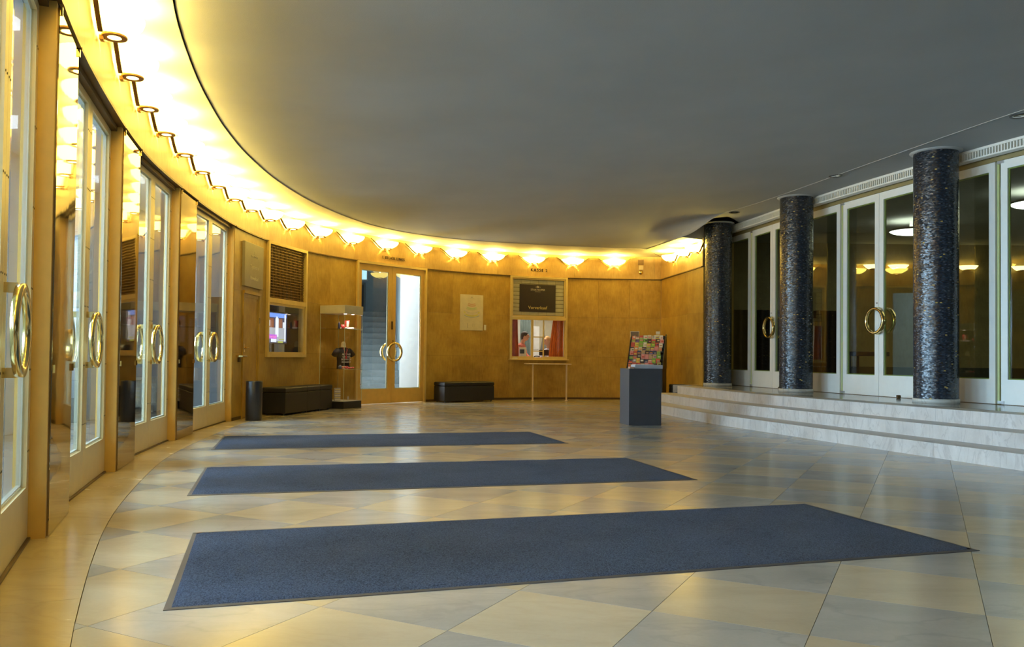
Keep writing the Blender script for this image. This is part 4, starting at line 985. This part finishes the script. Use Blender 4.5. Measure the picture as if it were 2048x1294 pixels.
for k in range(31): g = k / 30; V += [(-.07 + .30 * g, .02 * sin(g * 26), .9), (-.07 + .30 * g, .02 * sin(g * 26), 2.1)]
mb.add(V, [(2 * k, 2 * k + 2, 2 * k + 3, 2 * k + 1) for k in range(30)], True); mb.build('drape', plain('grey_green', (.14, .19, .18), .8), t)
t = lt('spire_poster', 'pale poster of a grey church spire on the booth back wall', 'poster', 1.72, 2.88, 0)
MB().box(-.02, .5, 0, .01, 1.1, 2.1).build('sheet', plain('poster_paper', (.80, .76, .6), .7), t)
MB().add([(.10, -.002, 1.15), (.32, -.002, 1.15), (.27, -.002, 1.45), (.235, -.002, 1.65), (.212, -.002, 1.98), (.19, -.002, 1.65), (.155, -.002, 1.45)], [(0, 1, 2, 3, 4, 5, 6)]).build('spire', plain('spire_grey', (.34, .34, .33), .7), t)
t = lt('red_folder', 'small red folder on the booth wall near the left curtain', 'folder', .83, 2.84, 1.45)
MB().box(0, .12, 0, .03, 0, .18).build('cover', plain('folder_red', (.5, .12, .1), .6), t)
t = lt('desk_monitor', 'dark desk monitor stacked with papers at the middle of the ticket window', 'monitor', 1.1, .62, .965, -.2)
MB().box(-.12, .12, 0, .03, .08, .22, .004).build('screen', M_PLASTIC, t); MB().cyl((0, .02, 0), (0, .02, .08), .02, 8).build('stand', M_PLASTIC, t)
t = lt('black_phone', 'dark telephone on the counter inside the ticket window', 'telephone', .80, .30, .965, .2)
MB().box(-.09, .09, -.06, .06, 0, .035, .008).build('base', M_PLASTIC, t); MB().tube([(-.08, 0, .05), (-.04, 0, .062), (.04, 0, .062), (.08, 0, .05)], .014, 8).build('receiver', M_PLASTIC, t)
t = lt('photo_card', 'postcard with dark picture leaning in the left pane of the ticket window', 'card', .37, .16, .965, 0)
MB().box(-.07, .11, 0, .004, .02, .27).build('card', plain('card_white', (.8, .78, .74), .6), t); MB().box(-.055, .06, -.002, 0, .12, .22).build('picture', plain('card_picture', (.06, .07, .09), .6), t)
t = lt('paper_stack', 'pile of leaflets on the sill at the left corner of the ticket window', 'papers', .12, -.06, .958, .1)
for k in range(4): MB().box(-.06 + .006 * k, .06 - .004 * k, -.03, .03, .008 * k, .008 * k + .007).build('leaflet', plain('leaflet_cream', (.75, .68, .5), .6), t)
# people in the booth
def person(name_lab, x, y, zs, face, shirt, hair, skin, arm):
    dz = .985 - zs; zh = zs - .075
    """seated, seen from the chest up; face = direction the person looks along local x"""
    t = lt('person', name_lab, 'person', x, y, 0, -.5 * face if face > 0 else .35)
    f = face; mb = MB()
    mb.ball((f * .085, 0, zh + .30), .088, .07, .105, 18, 14); mb.ball((f * .11, 0, zh + .245), .06, .052, .055, 14, 10)          # skull, jaw
    mb.ball((f * .19, 0, zh + .285), .022, .013, .016, 8, 6); mb.ball((f * .176, 0, zh + .305), .012, .01, .03, 8, 6)              # nose
    mb.ball((f * .165, 0, zh + .245), .016, .022, .010, 8, 6)                                                                       # lips
    mb.ball((f * .155, 0, zh + .338), .026, .05, .014, 10, 6)                                                                       # brow
    for s in (-1, 1): mb.ball((f * .08, s * .072, zh + .285), .018, .009, .03, 10, 8)
    mb.tube([(0, 0, zs - .02), (f * .03, 0, zs + .1), (f * .06, 0, zh + .22)], .05, 14, [.062, .054, .052])
    mb.tube([(-f * .10, 0, .52), (-f * .07, 0, zs - .35), (-f * .02, 0, zs - .12), (0, 0, zs + .03)], .1, 18, [.15, .15, .145, .07])
    mb.tube([(-f * .02, -.2, zs - .06), (0, 0, zs - .02), (-f * .02, .2, zs - .06)], .06, 14, [.062, .075, .062])
    for s in (-1, 1):
        ex = f * .13; ax = arm if s == -1 else arm * .9
        mb.tube([(-f * .02, s * .2, zs - .07), (f * .0, s * .24, zs + dz * .55), (ex, s * .22, zs + dz - .0), (f * (ax * .6), s * .16, zs + dz + .005), (f * ax, s * .1, zs + dz)], .04, 12, [.055, .05, .042, .036, .027])
        hx = f * (ax + .05); hy = s * .08; hz = zs + dz - .003
        mb.ball((hx, hy, hz), .045, .038, .017, 12, 8)
        for q in range(4): mb.tube([(hx + f * .025, hy - .027 + .018 * q, hz), (hx + f * (.06 + .006 * (q in (1, 2))), hy - .03 + .019 * q, hz + .004), (hx + f * (.085 + .008 * (q in (1, 2))), hy - .031 + .02 * q, hz - .008)], .0085, 8)
        mb.tube([(hx - f * .01, hy - s * .03, hz), (hx + f * .02, hy - s * .055, hz), (hx + f * .045, hy - s * .06, hz - .004)], .01, 8)
    o = mb.build('body', skin, t)
    rm = o.modifiers.new('remesh', 'REMESH'); rm.mode = 'VOXEL'; rm.voxel_size = .006; rm.use_smooth_shade = True
    sm = o.modifiers.new('smooth', 'SMOOTH'); sm.factor = .5; sm.iterations = 3
    mb = MB()
    mb.ball((f * .068, 0, zh + .33), .096, .078, .092, 18, 12); mb.ball((f * .02, 0, zh + .285), .055, .07, .075, 14, 10)
    h_ = mb.build('hair', hair, t)
    for (xx, s) in ((.158, -1), (.158, 1)): MB().ball((f * xx, s * .03, zh + .31), .009, .009, .007, 8, 6).build('eye', M_PLASTIC, t)
    mb = MB()
    mb.tube([(-f * .10, 0, .51), (-f * .07, 0, zs - .35), (-f * .02, 0, zs - .12), (0, 0, zs + .035)], .1, 20, [.168, .166, .158, .084])
    mb.tube([(-f * .02, -.2, zs - .06), (0, 0, zs - .015), (-f * .02, .2, zs - .06)], .06, 14, [.076, .088, .076])
    for s in (-1, 1):
        ax = arm if s == -1 else arm * .9
        mb.tube([(-f * .02, s * .2, zs - .065), (f * .0, s * .24, zs + dz * .55), (f * .13, s * .22, zs + dz + .008), (f * (ax * .75), s * .145, zs + dz + .008)], .05, 14, [.072, .064, .056, .046])
    tr = MB()
    for s in (-1, 1): tr.tube([(-f * .12, s * .09, .575), (f * .08, s * .10, .575), (f * .30, s * .10, .56), (f * .34, s * .10, .50), (f * .33, s * .10, .10)], .08, 14, [.085, .082, .068, .062, .048]); tr.ball((f * .38, s * .10, .045), .13, .045, .045, 14, 8)
    tr.build('trousers', plain('dark_trousers', (.03, .035, .05), .8), t)
    c = mb.build('shirt', shirt, t)
    rm = c.modifiers.new('remesh', 'REMESH'); rm.mode = 'VOXEL'; rm.voxel_size = .008; rm.use_smooth_shade = True
    return t
def plaid(name, c1, c2, c3):
    m, nt, p, out = nodes(name); L = nt.links.new; tc = nn(nt, 'ShaderNodeTexCoord'); ck = nn(nt, 'ShaderNodeTexChecker'); ck.inputs['Scale'].default_value = 34
    ck.inputs[1].default_value = (*c1, 1); ck.inputs[2].default_value = (*c2, 1); L(tc.outputs['Object'], ck.inputs[0]); L(ck.outputs[0], p.inputs['Base Color']); p.inputs['Roughness'].default_value = .8; return m
M_SKIN = plain('skin', (.66, .38, .26), .5); M_HAIRD = plain('dark_hair', (.06, .04, .03), .6); M_HAIRR = plain('fair_hair', (.55, .30, .10), .6)
person('person in a salmon checked shirt leaning forward behind the ticket window', .60, .86, 1.29, 1, plaid('check_shirt', (.74, .20, .11), (.55, .16, .12), (0, 0, 0)), M_HAIRD, M_SKIN, .34)
person('fair haired person in a grey top half hidden by the right curtain of the booth', 1.52, 1.35, 1.2, -1, plain('grey_shirt', (.42, .38, .44), .8), M_HAIRR, M_SKIN, .30)
for nm_, x, y, f in (('first', .54, .86, 1), ('second', 1.60, 1.35, -1)):
    t = lt('booth_chair', 'dark office chair under the %s person in the ticket booth' % nm_, 'chair', x, y, 0)
    MB().box(-.22, .22, -.22, .22, .42, .5, .02).build('seat', M_BLACK, t); MB().cyl((0, 0, .05), (0, 0, .42), .03, 10).build('stem', M_PLASTIC, t)
    MB().box(-.24 * f - .02, -.24 * f + .02, -.2, .2, .5, .85, .015).build('backrest', M_BLACK, t)
    MB().lathe([(0, 0), (.26, 0), (.24, .04), (.04, .06), (0, .06)], 20).build('foot', M_PLASTIC, t)
# narrow shelf table below the counter
rzT = rz2 - .1
tb = thing('narrow_table', 'narrow pale shelf table on two slim posts below the ticket counter', 'table', (.475, 18.78, 0), rzT)
M_TB = plain('pale_wood', (.66, .50, .28), .4)
MB().box(-.10, .92, -.05, .42, .835, .858, .004).build('table_top', M_TB, tb)
for x in (.012, .815):
    MB().cyl((x, 0, 0.012), (x, 0, .835), .02, 14).build('leg', M_TB, tb); MB().cyl((x, 0, 0), (x, 0, .012), .035, 16).build('foot_plate', M_TB, tb)

# ------------------------------------------------------------------ pedestal and what lies on it
pd = thing('grey_pedestal', 'dark blue-grey square pedestal standing on the tiles before the steps', 'pedestal', (1.752, 12.2, 0), .14)
MB().box(0, .498, 0, .50, 0, .846, .002).build('body', M_PED, pd)
t = thing('leaflet_box', 'shallow pale grey leaflet box on top of the pedestal', 'box', (1.86, 12.34, .846), .14)
MB().box(0, .43, 0, .22, 0, .056, .003).build('box', plain('pale_grey', (.44, .46, .50), .5), t)
MB().box(.01, .30, .01, .21, .056, .062).build('top_sheet', plain('sheet_white', (.72, .74, .76), .6), t)
t = thing('card_pile', 'small salmon coloured pile of cards at the left edge of the pedestal', 'cards', (1.775, 12.3, .846), .14)
for k in range(3): MB().box(.0, .07, .03 * k * .1, .1, .009 * k, .009 * k + .008).build('card', plain('salmon', (.62, .38, .26), .6), t)

# ------------------------------------------------------------------ brochure rack and its brochures
rk = thing('brochure_rack', 'black tiered brochure rack behind the pedestal near the wall corner', 'rack', (2.46, 17.55, 0), -.33)
NT = 8; TW = .74
def tier(k): return .10 + .062 * k, .80 + .086 * k         # y, z of tier foot
MB().box(-.02, TW + .02, .05, .62, 0, .78, .005).build('base', M_BLACK, rk)
for s in (-.02, TW):
    MB().add([(s, .08, .78), (s, .66, .78), (s, .66, 1.53), (s, .60, 1.53), (s + .02, .08, .78), (s + .02, .66, .78), (s + .02, .66, 1.53), (s + .02, .60, 1.53)], [(0, 1, 2, 3), (7, 6, 5, 4), (0, 4, 5, 1), (1, 5, 6, 2), (2, 6, 7, 3), (3, 7, 4, 0)]).build('side_panel', M_BLACK, rk)
MB().box(0, TW, .64, .66, .78, 1.5).build('back_panel', M_BLACK, rk)
for k in range(NT):
    y, z = tier(k); MB().box(0, TW, y - .02, y + .06, z - .012, z).build('tier_shelf', M_BLACK, rk); MB().box(0, TW, y - .024, y - .02, z - .012, z + .012).build('lip', M_BLACK, rk)
MR = Matrix.Translation((2.46, 17.55, 0)) @ Matrix.Rotation(-.33, 4, 'Z')
PAL = [('cream', (.80, .70, .48)), ('yellow', (.80, .66, .10)), ('red', (.62, .10, .06)), ('orange', (.80, .34, .08)), ('white', (.85, .80, .70)), ('dark brown', (.08, .045, .03)), ('green', (.22, .50, .06)), ('violet', (.26, .16, .36)),
       ('grey', (.36, .34, .30)), ('navy', (.05, .06, .15)), ('pink', (.75, .30, .28)), ('olive', (.40, .38, .10)), ('coral', (.85, .22, .12)), ('tan', (.55, .36, .20))]
rb = random.Random(5); tn = ['lowest', 'second', 'third', 'fourth', 'fifth', 'sixth', 'seventh', 'top']
pn = ['leftmost', 'second from left', 'third from left', 'fourth from left', 'middle', 'fourth from right', 'third from right', 'second from right', 'rightmost']
for k in range(NT):
    y, z = tier(k); x = .01; nb_ = 8; i = 0
    while i < nb_:
        w_ = rb.uniform(.074, .088); h_ = rb.uniform(.095, .125); cn, cc = PAL[rb.randrange(len(PAL))]; cn2, cc2 = PAL[rb.randrange(len(PAL))]
        v = MR @ Vector((x, y + .012 + rb.uniform(0, .012), z))
        t = thing('brochure', '%s brochure in the brochure rack, %s tier, %s' % (cn, tn[k], pn[i if i < 4 else i + 1]), 'brochure', v, -.33 + rb.uniform(-.05, .05), 'brochures in the tiered rack')
        mb = MB(); tl = .02
        mb.add([(0, 0, 0), (w_, 0, 0), (w_, tl, h_), (0, tl, h_), (0, .008, 0), (w_, .008, 0), (w_, tl + .008, h_), (0, tl + .008, h_)], [(0, 1, 2, 3), (7, 6, 5, 4), (0, 4, 5, 1), (1, 5, 6, 2), (2, 6, 7, 3), (3, 7, 4, 0)])
        mb.build('cover', plain('paper_' + cn.replace(' ', '_'), cc, .5), t)
        a0 = rb.uniform(.1, .4); b0 = rb.uniform(.3, .6)
        z0 = h_ * b0; z1 = h_ * min(.95, b0 + rb.uniform(.15, .35)); yy = lambda zz: tl * zz / h_ - .0012
        MB().add([(w_ * a0, yy(z0), z0), (w_ * .9, yy(z0), z0), (w_ * .9, yy(z1), z1), (w_ * a0, yy(z1), z1)], [(0, 1, 2, 3)]).build('cover_print', plain('paper_' + cn2.replace(' ', '_'), cc2, .5), t)
        x += w_ + .006; i += 1
def rpt(x, y, z): v = MR @ Vector((x, y, z)); return v
t = thing('picture_frame', 'empty looking cream picture frame at the upper left of the brochure rack', 'frame', rpt(-.03, .56, 1.39), -.33)
g_ = MB(); rect_frame(g_, 0, .20, 0, .21, .012, 0, .012); g_.build('frame', plain('cream_frame', (.80, .68, .42), .5), t); MB().box(.012, .188, .008, .011, .012, .198).build('picture', plain('frame_picture', (.20, .13, .06), .5), t)
for k, (x, z, w_, h_) in enumerate(((.53, 1.53, .085, .065), (.50, 1.41, .11, .105))):
    t = thing('white_card', ['small white card standing highest on the brochure rack', 'white folded leaflet below the highest card on the brochure rack'][k], 'card', rpt(x, .60 - .04 * k, z), -.33)
    MB().box(0, w_, 0, .004, 0, h_).build('card', plain('card_cream', (.86, .80, .62), .5), t)
    MB().box(w_ * .2, w_ * .8, .004, .03, 0, .006).build('prop', plain('card_cream', (.86, .80, .62), .5), t)

# ------------------------------------------------------------------ mats
def mat_(c, lab):
    """c: four floor corners, near-left, near-right, far-right, far-left"""
    P = [Vector(p) for p in c]; C_ = sum(P, Vector((0, 0))) / 4; dv = (P[1] - P[0]).normalized(); rz_ = atan2(dv.y, dv.x)
    t = thing('entrance_mat', lab, 'mat', (C_.x, C_.y, 0), rz_, 'blue-grey entrance mats in a row')
    Rm = Matrix.Rotation(-rz_, 2); Lp = [Rm @ (p - C_) for p in P]
    ins = []
    for k in range(4):
        a, b_, d3 = Lp[k], Lp[(k + 1) % 4], Lp[k - 1]; u_ = (b_ - a).normalized(); w_ = (d3 - a).normalized(); ins.append((a + u_ * .028 + w_ * .022))
    mb = MB(); mb.add([(p.x, p.y, .0005) for p in Lp] + [(p.x, p.y, .005) for p in ins] + [(p.x, p.y, .0025) for p in Lp], [(3, 2, 1, 0), (8, 9, 5, 4), (9, 10, 6, 5), (10, 11, 7, 6), (11, 8, 4, 7), (0, 1, 9, 8), (1, 2, 10, 9), (2, 3, 11, 10), (3, 0, 8, 11), (4, 5, 6, 7)])
    mb.build('rubber_border', M_RUB, t)
    mb = MB(); NX, NY = 120, 44; V = []; rp = random.Random(3)
    for j in range(NY + 1):
        for i in range(NX + 1):
            f, g = i / NX, j / NY; p = ins[0].lerp(ins[1], f).lerp(ins[3].lerp(ins[2], f), g)
            e = 0 if (i in (0, NX) or j in (0, NY)) else 1
            V.append((p.x, p.y, .005 + e * (.0055 + rp.uniform(-.0006, .0006) + .0015 * sin(f * 31) * sin(g * 9 + f * 6))))
    mb.add(V, [(j * (NX + 1) + i, j * (NX + 1) + i + 1, (j + 1) * (NX + 1) + i + 1, (j + 1) * (NX + 1) + i) for j in range(NY) for i in range(NX)], True)
    mb.build('pile', M_PILE, t)
    return t
M_RUB = plain('mat_rubber', (.055, .05, .05), .6)
M_PILE, nt, p_, out = nodes('mat_pile'); L = nt.links.new
tc = nn(nt, 'ShaderNodeTexCoord'); n1 = nn(nt, 'ShaderNodeTexNoise'); n1.inputs['Scale'].default_value = 140; n1.inputs['Detail'].default_value = 3; L(tc.outputs['Object'], n1.inputs['Vector'])
n2 = nn(nt, 'ShaderNodeTexNoise'); n2.inputs['Scale'].default_value = 2.2; n2.inputs['Detail'].default_value = 5; L(tc.outputs['Object'], n2.inputs['Vector'])
ma = nn(nt, 'ShaderNodeMath', operation='MULTIPLY_ADD'); ma.inputs[1].default_value = .25; L(n2.outputs['Fac'], ma.inputs[0]); L(n1.outputs['Fac'], ma.inputs[2])
cr_ = nn(nt, 'ShaderNodeValToRGB'); cr_.color_ramp.elements[0].position = .42; cr_.color_ramp.elements[0].color = (.012, .018, .034, 1); cr_.color_ramp.elements[1].position = .82; cr_.color_ramp.elements[1].color = (.062, .084, .14, 1)
L(ma.outputs[0], cr_.inputs[0]); L(cr_.outputs[0], p_.inputs['Base Color']); p_.inputs['Roughness'].default_value = .95; p_.inputs['Sheen Weight'].default_value = .03; p_.inputs['Sheen Roughness'].default_value = .5; p_.inputs['Specular IOR Level'].default_value = .05
bm_ = nn(nt, 'ShaderNodeBump'); bm_.inputs['Strength'].default_value = .8; bm_.inputs['Distance'].default_value = .006; L(n1.outputs['Fac'], bm_.inputs['Height']); L(bm_.outputs[0], p_.inputs['Normal'])
mat_([(-1.343, 3.198), (2.49, 4.356), (2.05, 5.715), (-1.767, 4.585)], 'largest looking blue-grey entrance mat, nearest to the viewer')
mat_([(-2.27, 5.768), (1.546, 6.79), (1.171, 8.232), (-2.686, 7.218)], 'blue-grey entrance mat in the middle of the three')
mat_([(-3.116, 8.531), (.671, 9.558), (.267, 10.974), (-3.48, 9.932)], 'farthest blue-grey entrance mat, before the benches')

# ------------------------------------------------------------------ inner foyer behind the white doors
fo = struct('wall_foyer')
M_FW = wood('foyer_wall', (.22, .17, .07), (.36, .29, .13), .5)
M_FC = plain('foyer_ceiling', (.34, .35, .31), .85)
mb = MB(); mb.box(4.5, 18.5, 19.6, 19.8, 0, 4.2); mb.box(18.5, 18.7, -4, 19.8, 0, 4.2); mb.box(4.3, 4.5, 17.7, 19.8, 0, 4.2); mb.build('far_wall', M_FW, fo)
Vv = []; mb = MB()
for k in range(51):
    f = k / 50; a = D.at(f * D.len, -.3)[0]; Vv += [(a.x, a.y, Z_LAND - .004), (18.6, 19.8 - f * 23, Z_LAND - .004), (a.x, a.y, Z_CEIL + .03), (18.6, 19.8 - f * 23, Z_CEIL + .03)]
mb.add(Vv, [(4 * k, 4 * k + 1, 4 * k + 5, 4 * k + 4) for k in range(50)]); mb.add([(4.4, 17.5, Z_LAND - .004), (18.6, 19.8, Z_LAND - .004), (4.4, 19.8, Z_LAND - .004)], [(0, 1, 2)]); mb.build('foyer_floor', M_LAND, fo)
mb = MB(); mb.add(Vv, [(4 * k + 2, 4 * k + 3, 4 * k + 7, 4 * k + 6) for k in range(50)]); mb.add([(4.4, 17.5, Z_CEIL + .03), (18.6, 19.8, Z_CEIL + .03), (4.4, 19.8, Z_CEIL + .03)], [(0, 1, 2)]); mb.build('foyer_ceiling', M_FC, fo)
mb = MB(); mb.box(7.9, 18.5, 19.45, 19.6, Z_LAND, .86); mb.build('plinth', plain('dark_plinth', (.05, .05, .035), .6), fo)
t = thing('dark_curtain', 'dark brown curtain filling the back of the inner foyer on the left', 'curtain', (4.6, 19.4, Z_LAND))
mb = MB(); V = []
for k in range(121): g = k / 120; V += [(3.2 * g, .05 * sin(g * 120), 0), (3.2 * g, .05 * sin(g * 120), 1.72)]
mb.add(V, [(2 * k, 2 * k + 2, 2 * k + 3, 2 * k + 1) for k in range(120)], True); mb.build('drape', plain('brown_drape', (.035, .018, .012), .85), t)
op = None
for (x, y), lab in (((7.95, 16.3), 'oval looking white ceiling lamp seen through the middle white door'), ((8.55, 13.3), 'white ceiling lamp seen at the right edge through the last white door')):
    if op is None:
        op = thing('opal_ceiling_lamp', lab, 'lamp', (x, y, 3.60), 0, 'opal lamps in the inner foyer')
        MB().lathe([(0, -.075), (.2, -.065), (.34, -.035), (.40, .0), (.40, .03), (0, .03)], 40).build('opal_dish', M_OPAL, op)
        MB().cyl((0, 0, .03), (0, 0, .21), .03, 12).build('stem', M_WHITE, op)
        MB().lathe([(.40, -.004), (.412, .0), (.412, .034), (.40, .034)], 40).build('rim', M_BRONZE, op)
    else: c_ = copy_tree(op); c_.location = (x, y, 3.60); c_['label'] = lab
s9 = None
for k, x in enumerate((8.65, 9.24, 10.9, 12.2)):
    lab = ['leftmost small lit wall lamp in the inner foyer behind the middle glass door', 'second lit wall lamp in the inner foyer, beside the nearest column', 'lit wall lamp in the inner foyer right of the nearest column', 'lit wall lamp in the inner foyer at the right edge'][k]
    if s9 is None:
        s9 = thing('foyer_wall_lamp', lab, 'lamp', (x, 19.6, 3.2), 0, 'wall lamps in the inner foyer')
        b = MB(); V = []
        for j in range(6):
            f = j / 5; aw = .12 + .13 * f ** .7
            for q in range(15): a = pi * q / 14; V.append((-aw * cos(a), -.01 - .2 * sin(a), .10 * f))
        b.add(V, [(j * 15 + q, j * 15 + q + 1, (j + 1) * 15 + q + 1, (j + 1) * 15 + q) for j in range(5) for q in range(14)], True); b.build('bowl', emit('foyer_bowl', (1, .75, .3), 5.0), s9)
        MB().lathe([(0, 0), (.12, 0), (.12, .01), (0, .01)], 20, (0, -.12, -.01)).build('ring', M_BRONZE, s9)
    else: c_ = copy_tree(s9); c_.location = (x, 19.6, 3.2); c_['label'] = lab
t = thing('console_table', 'slim dark table standing in the inner foyer behind the middle white door', 'table', (6.3, 15.0, Z_LAND), 0)
M_DT = plain('dark_table', (.02, .015, .03), .4)
MB().box(0, .62, 0, .45, .63, .71, .004).build('table_top', M_DT, t)
for x, y in ((.04, .04), (.54, .04), (.04, .41), (.54, .41)): MB().box(x, x + .035, y - .017, y + .018, 0, .63).build('leg', M_DT, t)
area('foyer_light', (10.0, 14.5, 3.7), (0, 0, -1), 3, 3, 60, (.9, .85, .55))
